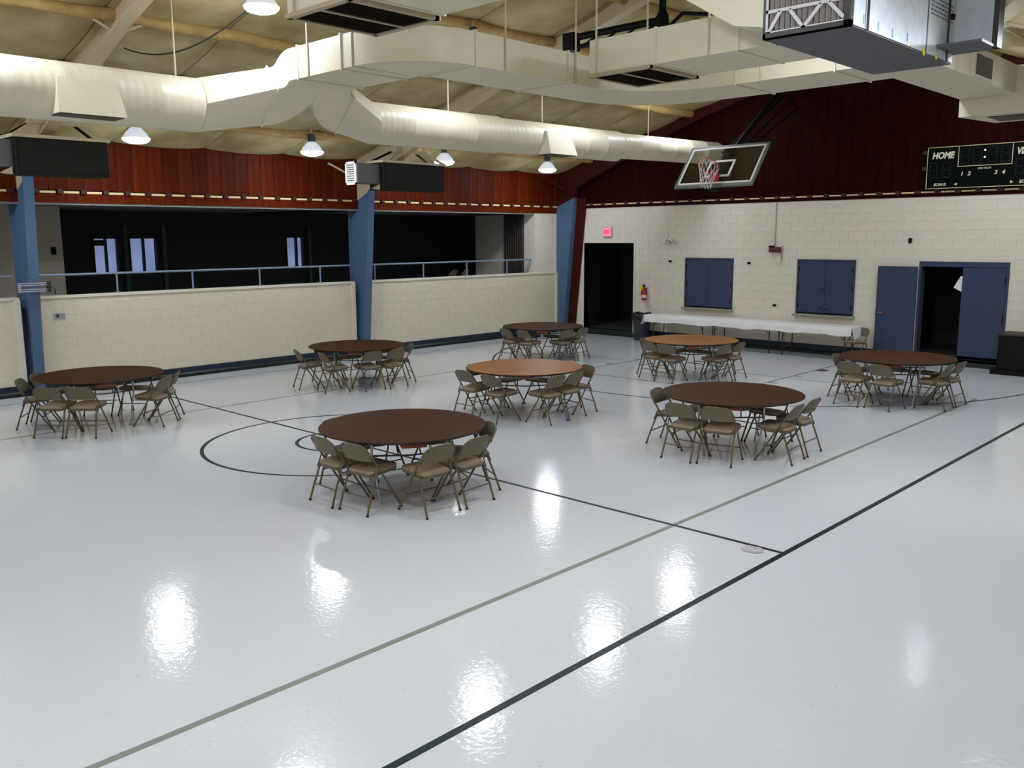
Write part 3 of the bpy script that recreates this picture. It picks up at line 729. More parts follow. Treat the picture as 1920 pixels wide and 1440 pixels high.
# ---------------------------------------------------------------- ducts
def rod(mb, x, y, z0, z1=None): return mb.tube([(x, y, z0), (x, y, z1 if z1 else roof(x)-.06)], .013, 6)
DX, DZ = -12.2, 4.66
def round_duct(label, segs, rods, boots):
    t = thing('round_duct', label, 'duct')
    for (y0, y1, r_, z0, z1) in segs:
        n = max(2, int((y1-y0)/.6)); mb = MB(); pts = []; rad = []
        for i in range(n+1):
            y = y0+(y1-y0)*i/n
            for dy, dr in ((-.012, 0), (0, .004), (.012, 0)):
                if 0 < i < n or dy == 0: pts.append((DX, y+dy, z0+(z1-z0)*i/n)); rad.append(r_+dr)
        obj('pipe_run', mb.tube(pts, r_, 32, radii=rad), 'spiral', t, smooth=50)
    for y, zt in rods: obj('hanger_rod', rod(MB(), DX+.02, y, zt), 'beige', t)
    for (y0, y1, zt, zb) in boots:
        xo = DX+.30; m_ = MB()
        m_.hexa([(DX+.05, y0-.03, zb), (xo+.20, y0-.03, zb), (xo+.20, y1+.03, zb), (DX+.05, y1+.03, zb)], [(DX+.05, y0+.02, zt), (xo+.06, y0+.02, zt), (xo+.06, y1-.02, zt), (DX+.05, y1-.02, zt)])
        bo = obj('outlet_boot', m_, 'duct', t)
        obj('grille', MB().box(DX+.12, xo+.17, y0, y1, zb-.012, zb-.004), 'grille', bo)
    return t
Fl, Fr = 7.05, 8.75          # where the two rectangular branches end
round_duct('fat cream round duct running left out of the picture from the split', [(-6.5, Fl-.75, .365, 4.60, 4.62)], [(-2, 4.9), (.6, 4.9), (3.35, 4.97), (6.05, 4.97)], [(4.33, 5.10, 4.74, 4.30), (-1, -.2, 4.74, 4.33)])
round_duct('cream round duct running to the dark gable behind the backboard', [(Fr+.6, 12.3, .335, 4.64, 4.67), (12.28, 16.0, .315, 4.67, 4.70), (15.98, YB-.02, .27, 4.72, 4.80)], [(11.1, 4.98), (13.6, 4.98), (17.2, 5.0)], [(13.35, 14.10, 4.80, 4.36)])

def rect_run(t, path, hw, zb, zt, name='duct_run'):
    """rectangular duct swept along a 2D centreline"""
    return None
trunk = thing('trunk_duct', 'large cream rectangular trunk duct stepping across under the roof', 'duct')
ZB, ZT = 4.95, 5.375; Y1a, Y1b = 7.25, 8.34; X2a, X2b = -9.65, -8.63; Y3a, Y3b = 12.04, 13.22
def flatduct(pts_in, pts_out, zb=ZB, zt=ZT):
    secs = [[(a[0], a[1], zb), (b_[0], b_[1], zb), (b_[0], b_[1], zt), (a[0], a[1], zt)] for a, b_ in zip(pts_in, pts_out)]
    return MB().loft(secs)
obj('duct_run', MB().box(-11.2, -9.78, Y1a, Y1b, ZB, ZT), 'duct', trunk)
# elbow 1: outer corner (X2b, Y1a) rounded, inner corner tight
N = 10; ro = 1.06
pin = [(-9.78, Y1b)]+[(X2a-.02, Y1b+.02)]*(N-1)+[(X2a, 8.36)]
pout = [(-9.72, Y1a)]+[(X2b-ro+ro*math.sin(PI/2*i/N), Y1a+ro-ro*math.cos(PI/2*i/N)) for i in range(1, N)]+[(X2b, 8.36)]
obj('elbow', flatduct(pin, pout), 'duct', trunk, smooth=30)
obj('duct_run', MB().box(X2a, X2b, 8.36, 10.2, ZB, ZT), 'duct', trunk)
# elbow 2: throat from (X2b,10.2) round to (X=-7.6,Y3a); heel from (X2a,11.7) to (-8.4,Y3b)
rt_, rh = 1.35, 1.5
pin = [(X2b, 10.2)]+[(X2b+rt_-rt_*math.cos(PI/2*i/N), Y3a-rt_+rt_*math.sin(PI/2*i/N)) for i in range(N+1)]
pout = [(X2a, 10.2)]+[(X2a+rh-rh*math.cos(PI/2*i/N), Y3b-rh+rh*math.sin(PI/2*i/N)) for i in range(N+1)]
obj('elbow', flatduct(pin, pout), 'duct', trunk, smooth=30)
e2 = X2b+rt_
obj('duct_run', flatduct([(e2, Y3a), (-5.2, Y3a), (-4.35, Y3a)], [(X2a+rh, Y3b), (-5.2, Y3b), (-4.35, Y3b)]), 'duct', trunk)
obj('duct_run', MB().box(-5.18, -4.35, Y3b-.01, 16.05, ZB, ZT), 'duct', trunk)
for x_ in (-11.0, -10.0): obj('seam_flange', MB().box(x_-.012, x_+.012, Y1a-.02, Y1b+.02, ZB-.02, ZT+.02), 'duct', trunk)
for y_ in (8.36, 10.2): obj('seam_flange', MB().box(X2a-.02, X2b+.02, y_-.012, y_+.012, ZB-.02, ZT+.02), 'duct', trunk)
for x_ in (-7.0, -5.5): obj('seam_flange', MB().box(x_-.012, x_+.012, Y3a-.02, Y3b+.02, ZB-.02, ZT+.02), 'duct', trunk)

for x_, y_ in ((-10.75, Y1a-.015), (X2b+.015, 8.9), (X2b+.015, 10.35), (-6.6, Y3b+.015), (-6.6, Y3a-.015), (-5.45, Y3b+.015)): obj('hanger_rod', rod(MB(), x_, y_, ZB), 'beige', trunk)
# boot at the far end of the trunk
bo = obj('outlet_box', MB().hexa([(-5.17, 16.0, 4.66), (-3.95, 16.0, 4.66), (-3.95, 17.25, 4.66), (-4.97, 17.25, 4.66)], [(-5.17, 16.0, ZT), (-3.95, 16.0, ZT), (-3.95, 17.25, ZT), (-4.97, 17.25, ZT)]), 'duct', trunk)
obj('grille', MB().box(-4.80, -4.1, 16.25, 16.95, 4.645, 4.66), 'grille', bo)
b2 = obj('outlet_box', MB().box(-4.36, -4.31, 13.85, 14.72, 4.96, 5.30), 'duct', trunk); obj('grille', MB().box(-4.31, -4.295, 13.92, 14.6, 4.99, 5.26), 'grille', b2)

# the drop and split from trunk to the two round ducts
def bend_sections():
    pass
sp = thing('duct_split', 'cream duct fitting that bends down and splits to both round ducts', 'duct')
# section vectors: the trunk tips down by 42 degrees round Y, then two branches sweep to +-Y in the tipped plane
th = math.radians(43)
d1 = Vector((-math.cos(th), 0, -math.sin(th))); n1 = Vector((-math.sin(th), 0, math.cos(th)))   # travel and 'up' of the tipped duct
yc = (Y1a+Y1b)/2; hh = (ZT-ZB)
pb_, pt_ = Vector((-11.2, 0, ZB)), Vector((-11.2, 0, ZT))
pts = []
secs = []
K = 6; rad_in = .12
for i in range(K+1):
    a = th*i/K
    cb = Vector((-11.2, 0, ZB-rad_in))+Vector((-math.sin(a)*rad_in, 0, math.cos(a)*rad_in)); ct = Vector((-11.2, 0, ZB-rad_in))+Vector((-math.sin(a)*(rad_in+hh), 0, math.cos(a)*(rad_in+hh)))
    secs.append([(cb.x, Y1a, cb.z), (cb.x, Y1b, cb.z), (ct.x, Y1b, ct.z), (ct.x, Y1a, ct.z)])
last_b, last_t = cb.copy(), ct.copy()
obj('offset_bend', MB().loft(secs), 'duct', sp, smooth=30)
def branch(s, yend, rr, zc):
    # s=-1 towards -Y, +1 towards +Y; u along travel d1, v along Y
    thr = Vector((last_b.x, Y1a if s < 0 else Y1b, last_b.z)); 
    W = (Y1b-Y1a)/2
    secs = []; n = 9; r_in = .10; wend = .68
    for i in range(n+1):
        a = PI/2*i/n
        w_ = W+(wend-W)*i/n
        pin_ = Vector((0, s*(W+r_in-r_in*math.cos(a)), 0))+d1*(r_in*math.sin(a))
        out = Vector((0, s*(W+r_in-(r_in+w_)*math.cos(a)), 0))+d1*((r_in+w_)*math.sin(a))
        o_ = Vector((last_b.x, yc, last_b.z))
        b0, b1_ = o_+pin_, o_+out
        secs.append([b0, b1_, b1_+n1*hh, b0+n1*hh])
    el = obj('branch_elbow', MB().loft(secs), 'duct', sp, smooth=30)
    q = secs[-1]; yq = q[0].y
    # square to round transition
    ring = []; cz = zc
    k = 24; sq = []
    cq = (q[0]+q[1]+q[2]+q[3])/4
    e1 = (q[1]-q[0])/2; e2_ = (q[3]-q[0])/2
    for j in range(k):
        a = 2*PI*j/k; cx_, sy_ = math.cos(a), math.sin(a); m_ = max(abs(cx_), abs(sy_))
        p_ = cq+e1*(cx_/m_)+e2_*(sy_/m_); sq.append(p_)
        f1, f2 = e1.normalized(), e2_.normalized()
        ring.append(Vector((DX, yend, cz))+f1*cx_*rr+f2*sy_*rr)
    flg = MB(); e = .022
    flg.loft([[cq+(e1+e1.normalized()*e)*sx_+(e2_+e2_.normalized()*e)*sy_+Vector((0, s*dy, 0)) for sx_, sy_ in ((-1, -1), (1, -1), (1, 1), (-1, 1))] for dy in (-.012, .012)])
    obj('joint_flange', flg, 'duct', sp)
    obj('transition', MB().loft([sq, ring]), 'duct', sp, smooth=9)
branch(-1, Fl-.74, .365, 4.62); branch(1, Fr+.61, .335, 4.64)

def return_box(y0, y1, label, x_end):
    t = thing('return_duct', label, 'duct'); zb = 4.9
    obj('plenum', MB().box(-7.82, x_end, y0, y1, zb, zb+.43), 'duct', t)
    for x_ in (-6.78, -5.62): obj('seam_flange', MB().box(x_, x_+.025, y0-.015, y1+.015, zb-.012, zb+.44), 'duct', t)
    g = obj('grille_frame', MB().box(-7.84, -6.84, y0-.02, y0+.05, zb-.04, zb).box(-7.84, -6.84, y1-.05, y1+.02, zb-.04, zb).box(-7.84, -7.79, y0, y1, zb-.04, zb).box(-6.89, -6.84, y0, y1, zb-.04, zb).box(-7.36, -7.32, y0, y1, zb-.038, zb-.01), 'grilleframe', t)
    sl = MB(); y = y0+.06
    while y < y1-.05: sl.add([(-7.8, y, zb-.034), (-6.88, y, zb-.034), (-6.88, y+.02, zb-.012), (-7.8, y+.02, zb-.012)], [(0, 1, 2, 3)]); y += .025
    o = obj('grille_slats', sl, 'grille', t); o['kind'] = 'stuff'
    obj('grille_back', MB().box(-7.8, -6.88, y0+.03, y1-.03, zb-.01, zb-.002), 'grille', t)
    for x_, y_ in ((-7.7, y0-.012), (-6.0, y0-.012), (-7.7, y1+.012), (-6.0, y1+.012)): obj('hanger_rod', rod(MB(), x_, y_, zb), 'beige', t)
    return t
return_box(9.68, 10.80, 'cream return duct with dark grille beneath, joined to the metal unit', -4.9)
return_box(5.06, 6.14, 'cream return duct with dark grille cut by the top edge, upper left of centre', -3.2)

# air handling unit
t = thing('air_handler', 'hung metal air handling unit with pleated filters at top right', 'air handler')
ux0, ux1, uy0, uy1, uz0, uz1 = -4.90, -3.96, 8.95, 11.85, 4.80, 5.62
obj('casing', MB().box(ux0+.01, ux1-.02, uy0+.06, uy1, uz0+.012, uz1), 'galvdark', t)
obj('bottom_pan', MB().box(ux0, ux1, uy0, uy1, uz0, uz0+.012), 'galvdark', t)
ed = MB(); e = .045
ed.box(ux0, ux0+.03, uy0, uy0+.06, uz0, uz1).box(ux1-e*1.5, ux1, uy0, uy0+.06, uz0, uz1).box(ux0, ux1, uy0, uy0+.06, uz0, uz0+.06).box(ux0, ux1, uy0, uy0+.06, uz1-.03, uz1)
obj('filter_rack', ed, 'casing', t)
fa = MB(); x = ux0+.04; n = 0
while x < ux1-.09:
    fa.prism([(x, uy0+.05, uz0+.06), (x+.030, uy0+.015, uz0+.06), (x+.055, uy0+.05, uz0+.06)], None, (0, 0, uz1-uz0-.1)); x += .062
obj('filter_pleats', fa, 'filter', t)
ff = MB(); fx0, fx1 = ux0+.03, ux1-.07; zz0 = uz0+.06
ff.box(fx0, fx0+.025, uy0+.0, uy0+.012, zz0, uz1-.03).box(fx0, fx1, uy0, uy0+.012, zz0, zz0+.012)
for z_ in (.21, .42, .63): ff.box(fx0, fx1, uy0, uy0+.012, zz0+z_-.016, zz0+z_+.016)
def bar(x0, z0, x1, z1, wd=.018):
    d = Vector((x1-x0, 0, z1-z0)).normalized(); n_ = Vector((-d.z, 0, d.x))*wd
    a = Vector((x0, uy0, z0)); c = Vector((x1, uy0, z1)); ff.prism([a-n_, c-n_, c+n_, a+n_], None, (0, .012, 0))
for i, base in enumerate((0, .42)):
    bar(fx0+.03, zz0+base, fx0+.16, zz0+base+.2); bar(fx0+.26, zz0+base+.2, fx0+.42, zz0+base); bar(fx0+.42, zz0+base, fx0+.60, zz0+base+.2); bar(fx0+.68, zz0+base+.2, fx1, zz0+base+.03)
obj('filter_frame', ff, 'filterframe', t)
for (a, c, nm) in ((uy0+.07, 10.98, 0), (11.03, uy1+.02, 1)):
    obj('side_panel', MB().box(ux1-.015, ux1+.003, a, c, uz0+.02, uz1), 'galv', t)
obj('panel_gap', MB().box(ux1-.018, ux1-.004, 10.97, 11.04, uz0+.015, uz1), 'casing', t)
# the end panel stands open, showing the bright inner section
obj('inner_wall', MB().box(ux1+.0, ux1+.50, uy1+.05, uy1+.07, uz0+.16, uz1), 'galv', t)
obj('end_flange', MB().box(ux1+.47, ux1+.53, uy1-.1, uy1+.09, uz0+.12, uz1), 'casing', t)
obj('inner_floor', MB().box(ux1-.02, ux1+.50, uy1-.55, uy1+.07, uz0+.12, uz0+.15), 'galvdark', t)
ink = MB()
for r_ in range(5):
    y = 11.08; 
    while y < 11.80:
        L_ = R_.uniform(.03, .09)
        ink.add([(ux1+.0045, y, uz0+.64-.045*r_), (ux1+.0045, min(y+L_, 11.82), uz0+.64-.045*r_), (ux1+.0045, min(y+L_, 11.82), uz0+.658-.045*r_), (ux1+.0045, y, uz0+.658-.045*r_)], [(0, 1, 2, 3)]); y += L_+.02
obj('print', ink, 'inkgrey', t)
for y, z in ((9.25, .10), (9.62, .09), (10.0, .08), (10.42, .10), (11.35, .12), (11.66, .06)):
    obj('scuff', MB().box(ux1+.003, ux1+.0045, y-.015, y+.02, uz0+z-.04, uz0+z+.05), 'bluemark', t)
for y, r_ in ((10.55, .02), (10.92, .04), (11.32, .032)):
    obj('tag', MB().lathe([(r_, 0), (r_, .004)], 14), 'yellow', t, loc=(ux1+.007, y, uz0+.02)).rotation_euler = (0, PI/2, 0)
obj('knob', MB().box(ux1+.003, ux1+.04, 11.70, 11.78, uz0+.50, uz0+.56), 'black', t)
for x_, y_ in ((ux0-.01, 9.3), (ux1+.03, 9.3), (ux0-.01, 11.6), (ux1+.03, 11.6)): obj('hanger_rod', rod(MB(), x_, y_, uz0), 'casing', t)
# supply elbow leaving the unit toward the ridge
t = thing('supply_elbow', 'cream duct elbow rising from the metal unit out of the top', 'duct')
prof = [(-4.92, 4.94), (-5.25, 5.00), (-5.62, 5.22), (-5.95, 5.42), (-6.75, 5.82), (-6.6, 6.2), (-4.92, 5.75)]
obj('elbow_body', MB().prism([(x_, 8.98, z_) for x_, z_ in prof], None, (0, .66, 0)), 'duct', t); obj('collar', MB().box(-4.94, -4.90, 8.97, 9.66, 4.93, 5.6), 'duct', t)
t = thing('far_supply_elbow', 'cream curved duct behind the metal unit at the top right corner', 'duct')
pr = [(-4.12, 5.30), (-3.94, 5.30), (-3.67, 5.37), (-3.45, 5.51), (-3.32, 5.70), (-3.32, 5.78), (-4.12, 5.78)]
obj('elbow_body', MB().prism([(x_, 12.3, z_) for x_, z_ in pr], None, (0, .7, 0)), 'duct', t); obj('collar', MB().box(-4.16, -4.10, 12.27, 13.03, 5.30, 5.8), 'duct', t)

# unit heaters
def heater(y0, y1, label, z0=3.79, z1=4.36):
    X0, X1 = -15.97, -15.47
    t = thing('unit_heater', label, 'heater', (0, 0, 0))
    obj('cabinet', MB().box(X0, X1, y0, y1, z0, z1), 'heater', t, bevel=.02)
    obj('access_panel', MB().box(X1, X1+.012, y0+.05, y1-.04, z0+.05, z1-.04), 'heater', t)
    dz = .12
    du = obj('duct_sleeve', MB().box(X0+.08, X1-.12, y0-.62, y0, z0+dz, z1-.04), 'heatduct', t)
    o = MB(); a, c, d_, e_ = X0+.05, X1-.09, z0+dz-.03, z1-.01
    for q in ((a, a+.04, d_, e_), (c-.04, c, d_, e_), (a, c, d_, d_+.04), (a, c, e_-.04, e_)): o.box(q[0], q[1], y0-.66, y0-.62, q[2], q[3])
    obj('outlet_frame', o, 'white', du)
    lv = MB()
    for i in range(9): lv.box(a+.04, c-.04, y0-.64, y0-.62, d_+.05+i*.045, d_+.075+i*.045)
    obj('louvre', lv, 'filter', du)
    cr = obj('cradle', MB().box(X0-.03, X1+.03, y0-.03, y1+.03, z1, z1+.05), 'beige', t)
    hy = (y0+y1)/2
    for yy in (y0, y1):
        obj('hanger', MB().tube([(X1, yy, z1+.03), (X1-.15, hy-(.35 if yy == y0 else -.35), z1+.27)], .03, 6), 'beige', t)
        obj('hanger', MB().tube([(X0+.05, yy, z1+.03), (X0+.12, hy-(.35 if yy == y0 else -.35), z1+.27)], .026, 6), 'black', t)
    obj('hanger_beam', MB().box(X1-.2, X1-.1, hy-.45, hy+.45, z1+.24, z1+.30), 'beige', t)
    for yy in (hy-.4, hy+.4): obj('drop_rod', MB().tube([(X1-.15, yy, z1+.27), (X1-.15, yy, roof(X1-.15)-.03)], .014, 6), 'beige', t)
    obj('gas_bracket', MB().prism([(X1-.2, y0-.02, z0), (X1-.2, y0-.20, z0+.02), (X1-.2, y0-.02, z0+.12)], None, (.1, 0, 0)), 'beige', t)
heater(4.97, 6.42, 'dark box heater hung beside the left blue column')
heater(12.20, 13.96, 'dark box heater hung beside the middle blue column')

# ---------------------------------------------------------------- high bay lamps
def lampmesh():
    z = 0
    t = thing('high_bay_lamp', '', 'lamp', (0, 0, 0))
    obj('ballast', MB().lathe([(.02, .36), (.06, .35), (.075, .30), (.075, .22), (.05, .19)], 14), 'lampdark', t, smooth=40)
    obj('reflector', MB().lathe([(.05, .20), (.10, .17), (.17, .10), (.215, .025), (.235, .0), (.225, .0), (.20, .03), (.15, .09), (.05, .16)], 24, cap=False), 'lampbody', t, smooth=50)
    obj('lens', MB().lathe([(.228, .006), (.226, -.02), (.19, -.055), (.11, -.078), (.0, -.085)], 24, cap=False), 'lens', t, smooth=60)
    obj('stem', MB().tube([(0, 0, .35), (0, 0, .44)], .012, 6), 'beige', t)
    return t
rows = [(-15.8, 4.50), (-11.55, 5.80), (-5.6, 5.74), (-2.9, 5.10)]
ys = [7.05, 10.65, 14.25, 17.85, 3.45, -.15, -3.75, -7.35]
L0 = lampmesh(); first = True
LL = {(0, 0): 'lit high bay lamp under the eave, left of the wide duct split', (0, 1): 'lit high bay lamp under the eave below the duct split', (0, 2): 'lit high bay lamp half hidden behind the dark box heater', (0, 3): 'lit high bay lamp under the eave nearest the corner', (1, 0): 'lit high bay lamp at the top edge, left of the dark return grille', (2, 3): 'high bay lamp hidden behind the ducts near the scoreboard'}
for i, (x, z) in enumerate(rows):
    for j, y in enumerate(ys):
        lb = LL.get((i, j), 'high bay lamp out of the picture'); g = None if (i, j) in LL else 'high bay lamps out of the picture'
        if (i, j) == (1, 0): x, y, z = -11.05, 6.75, 5.81
        if (i, j) == (1, 3): x, y, z = -11.6, 17.95, 5.90
        if i == 3 and j in (1, 2): y = {1: 9.3, 2: 12.3}[j]
        if first:
            L0.location = (x, y, z); L0['label'] = lb; first = False
        else:
            d = dup(L0, (x, y, z), 0, lb, g)
o = obj('drooping_cable', MB().tube([(-13.0+1.5*k/16, 5.72+1.3*k/16, 5.42+.62*(k/16)-1.45*(k/16)*(1-k/16)*(1-.35*k/16)) for k in range(17)], .011, 6), 'cable', smooth=60)
tag(o, 'dark cable drooping from the beige rafter at upper left', 'cable')

# ---------------------------------------------------------------- round tables
def table(name_mat, loc, label, rz):
    t = thing('round_table', label, 'table', (loc[0], loc[1], 0), rz, 'round folding tables')
    top = obj('tabletop', MB().lathe([(0, .722), (.895, .722), (.914, .727), (.914, .738), (.908, .742), (0, .742)], 64, cap=False), name_mat, t, smooth=30)
    obj('edge_band', MB().lathe([(.9155, .7255), (.9165, .728), (.9165, .737), (.9155, .7395)], 64, cap=False), 'tableedge', t, smooth=60)
    obj('apron_frame', MB().lathe([(.80, .700), (.84, .700), (.84, .722), (.80, .722)], 40, cap=False), 'tableedge', t)
    obj('plywood_brace', MB().box(-.80, .80, -.13, .13, .655, .722), 'brace', t)
    for s in (-1, 1):
        for q in (-1, 1):
            x0 = s*.46
            obj('leg', MB().tube([(x0, q*.40, .71), (x0, q*.40, .50), (x0+s*.03, q*.36, .25), (x0+s*.03, q*.32, .0)], .0135, 8), 'chrome', t, smooth=50)
        obj('leg_crossbar', MB().tube([(s*.46, -.40, .52), (s*.46, 0, .50), (s*.46, .40, .52)], .010, 6), 'greytube', t)
        obj('folding_stay', MB().tube([(s*.46, -.12, .50), (s*.10, -.12, .68)], .008, 6), 'greytube', t)
        obj('folding_stay', MB().tube([(s*.46, .12, .50), (s*.10, .12, .68)], .008, 6), 'greytube', t)
    return t
TB = {'A': ((-7.53, 6.11), 'tablewalnut', 'nearest dark walnut round table, standing on the centre circle', .9, 'nearest round table'),
      'B': ((-5.88, 10.29), 'tablewalnut', 'dark walnut round table right of centre beside the grey floor line', .5, 'dark table beside grey line'),
      'C': ((-9.55, 10.25), 'tableoak', 'honey oak round table in the middle of the hall', .55, 'middle honey oak table'),
      'D': ((-13.88, 5.36), 'tablewalnut', 'dark round table at far left by the left blue column', .8, 'far left round table'),
      'E': ((-13.93, 10.23), 'tablered', 'reddish brown round table before the middle blue column', .35, 'table by middle blue column'),
      'F': ((-5.62, 15.24), 'tablered', 'reddish brown round table before the open blue double doors', .2, 'table before blue double doors'),
      'G': ((-9.61, 15.17), 'tableoak', 'honey oak round table before the white cloth tables', .6, 'oak table before cloth tables'),
      'H': ((-13.71, 15.35), 'tablered', 'reddish brown round table in the far corner near the dark doorway', .4, 'far corner table')}
for k, (c, m_, lb, rz, _) in TB.items(): table(m_, c, lb, math.atan2(-c[1], -c[0])+(rz-.5)*.35)

# ---------------------------------------------------------------- folding chairs
def make_chair():
    t = thing('folding_chair', '', 'chair')
    # seat pad: rounded plan, slight crown, tilted back
    def outline(k, n=24, inset=0):
        y0, y1, a = -.185+inset, .205-inset, .20-inset; r = .07; pts = []
        for (cx, cy, s0) in ((a-r, y1-r, 0), (-a+r, y1-r, 1), (-a*.93+r, y0+r, 2), (a*.93-r, y0+r, 3)):
            for i in range(6): an = PI/2*(s0+i/5); pts.append((cx+r*math.cos(an), cy+r*math.sin(an)))
        return pts
    def zs(y): return .412+.10*(y+.19)
    def ring(ins, dz): return [(x, y, zs(y)+dz) for x, y in outline(0, inset=ins)]
    obj('seat', MB().loft([ring(.006, .0), ring(.0, .012), ring(.004, .026), ring(.03, .036), ring(.09, .040)]), 'seatpad', t, smooth=50)
    obj('seat_pan', MB().loft([ring(.012, -.028), ring(.004, -.026), ring(.002, .006)]), 'chairmetal', t, smooth=40)
    # backrest: curved panel with rounded top
    def fb(u, v):
        x = (u-.5)*2; zt = .735-.065*abs(x)**3.2; zb = .555+.006*abs(x)
        z = zb+(zt-zb)*v; y = -.180-.385*(z-.555)-.028*(1-x*x)
        return (x*.195, y, z)
    bk_ = MB().grid(fb, 14, 5); n0 = len(bk_.v)
    def fb2(u, v): p_ = fb(u, v); return (p_[0], p_[1]+.016, p_[2])
    bk_.grid(fb2, 14, 5)
    ed_ = []; nv = 6
    per = [i*nv for i in range(15)]+[14*nv+j for j in range(1, nv)]+[i*nv+nv-1 for i in range(13, -1, -1)]+[j for j in range(nv-2, 0, -1)]
    bk_.f += [(per[i], per[(i+1) % len(per)], per[(i+1) % len(per)]+n0, per[i]+n0) for i in range(len(per))]
    obj('backrest', bk_, 'chairback', t, smooth=50)
    obj('back_tube', MB().tube([(-.212, -.062, .43), (-.207, -.14, .55), (-.203, -.205, .645), (-.185, -.238, .70), (-.13, -.256, .733), (0, -.272, .741), (.13, -.256, .733), (.185, -.238, .70), (.203, -.205, .645), (.207, -.14, .55), (.212, -.062, .43)], .0115, 8), 'chairmetal', t, smooth=60)
    for s in (-1, 1):
        l1 = obj('front_leg', MB().tube([(s*.212, -.062, .43), (s*.213, .08, .20), (s*.214, .20, .012)], .0115, 8), 'chairmetal', t, smooth=60)
        obj('foot_cap', MB().tube([(s*.214, .196, .022), (s*.214, .203, 0)], .0145, 8), 'rubber', l1)
        l2 = obj('rear_leg', MB().tube([(s*.196, -.13, .415), (s*.205, -.21, .2), (s*.213, -.27, .012)], .0115, 8), 'chairmetal', t, smooth=60)
        obj('foot_cap', MB().tube([(s*.2125, -.268, .022), (s*.2135, -.272, 0)], .0145, 8), 'rubber', l2)
        obj('hinge_link', MB().tube([(s*.218, -.105, .50), (s*.214, -.165, .36)], .008, 5), 'chairmetal', t)
    obj('stretcher', MB().tube([(-.213, .09, .185), (.213, .09, .185)], .008, 6), 'chairmetal', t)
    obj('stretcher', MB().tube([(-.207, -.215, .185), (.207, -.215, .185)], .008, 6), 'chairmetal', t)
    return t
CH = make_chair(); CH.scale = (1, 1, .976); used = []
def chair(k, mx, my, face, label, group=None, z=0, keep=False):
    if k: c0 = TB[k][0]
    else: c0 = (0, 0)
    if k and mx*mx+my*my > .9 and group and not keep and ('far' in label.split(' on ')[1].split(' side')[0]):
        f = math.radians(face); q_ = -(mx*math.cos(f)+my*math.sin(f))-.915
        if q_ > 0: mx += q_*math.cos(f); my += q_*math.sin(f)
    f = math.radians(face); x, y = c0[0]+mx+.27*math.cos(f), c0[1]+my+.27*math.sin(f)
    if not used:
        used.append(1); CH.location = (x, y, z); CH.rotation_euler = (0, 0, f-PI/2); CH['label'] = label
        if group: CH['group'] = group
        return CH
    return dup(CH, (x, y, z), f-PI/2, label, group)
NEAR_L, NEAR_R, FAR_L, FAR_R = 'near left', 'near right', 'far left', 'far right'
seats = {
 'A': [(-.21,-.96,88,NEAR_L,0),(.30,-.92,95,NEAR_L,1),(1.02,-.33,177,NEAR_R,0),(1.04,.17,184,NEAR_R,1),(-1.0,-.30,3,FAR_L,0),(-1.0,.22,-3,FAR_L,1),(-.28,1.0,272,FAR_R,0),(.62,.78,245,FAR_R,1)],
 'B': [(-.15,-1.06,90,NEAR_L,0),(.34,-.97,103,NEAR_L,1),(1.02,-.13,186,NEAR_R,0),(.98,.40,183,NEAR_R,1),(-1.0,-.31,8,FAR_L,0),(-1.02,.24,0,FAR_L,1),(-.3,1.0,270,FAR_R,0),(.25,1.0,262,FAR_R,1)],
 'C': [(-.50,-.90,88,NEAR_L,0),(.12,-.96,84,NEAR_L,1),(.98,-.29,185,NEAR_R,0),(.94,.19,183,NEAR_R,1),(-1.0,-.25,0,FAR_L,0),(-1.0,.27,5,FAR_L,1),(-.25,1.0,268,FAR_R,0),(.62,.86,255,FAR_R,1)],
 'D': [(.64,-1.02,128,NEAR_L,1),(.98,-.70,132,NEAR_R,0),(.97,.62,216,FAR_R,0),(.56,1.0,236,FAR_R,1),(-.5,-1.0,55,NEAR_L,0),(-.95,-.62,45,FAR_L,0),(-.98,.55,-42,FAR_L,1),(-.5,.98,-52,FAR_R,2)],
 'E': [(-.35,-1.16,72,NEAR_L,0),(.34,-1.08,75,NEAR_L,1),(.95,-.31,176,NEAR_R,0),(1.01,.19,182,NEAR_R,1),(-1.0,-.25,5,FAR_L,0),(-1.0,.27,0,FAR_L,1),(-.25,1.0,275,FAR_R,0),(.50,.95,245,FAR_R,1)],
 'F': [(-.39,-1.07,82,NEAR_L,0),(.13,-1.10,80,NEAR_L,1),(.98,-.32,181,NEAR_R,0),(1.01,.16,177,NEAR_R,1),(-1.0,-.19,2,FAR_L,0),(-1.0,.33,0,FAR_L,1),(-.25,1.0,270,FAR_R,0),(.28,1.0,268,FAR_R,1)],
 'G': [(-.49,-.80,79,NEAR_L,0),(.02,-.98,86,NEAR_L,1),(.93,-.22,176,NEAR_R,0),(.95,.31,181,NEAR_R,1),(-.97,-.19,-11,FAR_L,0),(-1.0,.33,0,FAR_L,1),(-.25,1.0,270,FAR_R,0),(.28,1.0,268,FAR_R,1)],
 'H': [(-.30,-1.0,80,NEAR_L,0),(.24,-1.0,86,NEAR_L,1),(.97,-.22,178,NEAR_R,0),(.98,.30,184,NEAR_R,1),(-1.0,-.25,0,FAR_L,0),(-1.0,.27,0,FAR_L,1),(-.25,1.0,270,FAR_R,0),(.28,1.0,268,FAR_R,1)]}
KEEP = {('B', FAR_L, 0), ('C', FAR_R, 1), ('D', FAR_L, 0), ('D', FAR_R, 0), ('D', FAR_R, 1), ('E', FAR_R, 1), ('F', FAR_L, 0), ('G', FAR_L, 0), ('A', FAR_R, 1)}
nth = {0: 'left one', 1: 'right one', 2: 'rightmost'}
for k, L in seats.items():
    for (mx, my, fc, side, i) in L:
        chair(k, mx, my, fc, 'taupe folding chair, %s on %s side of %s' % (nth[i], side, TB[k][4]), 'taupe folding chairs round the tables', keep=(k, side, i) in KEEP)
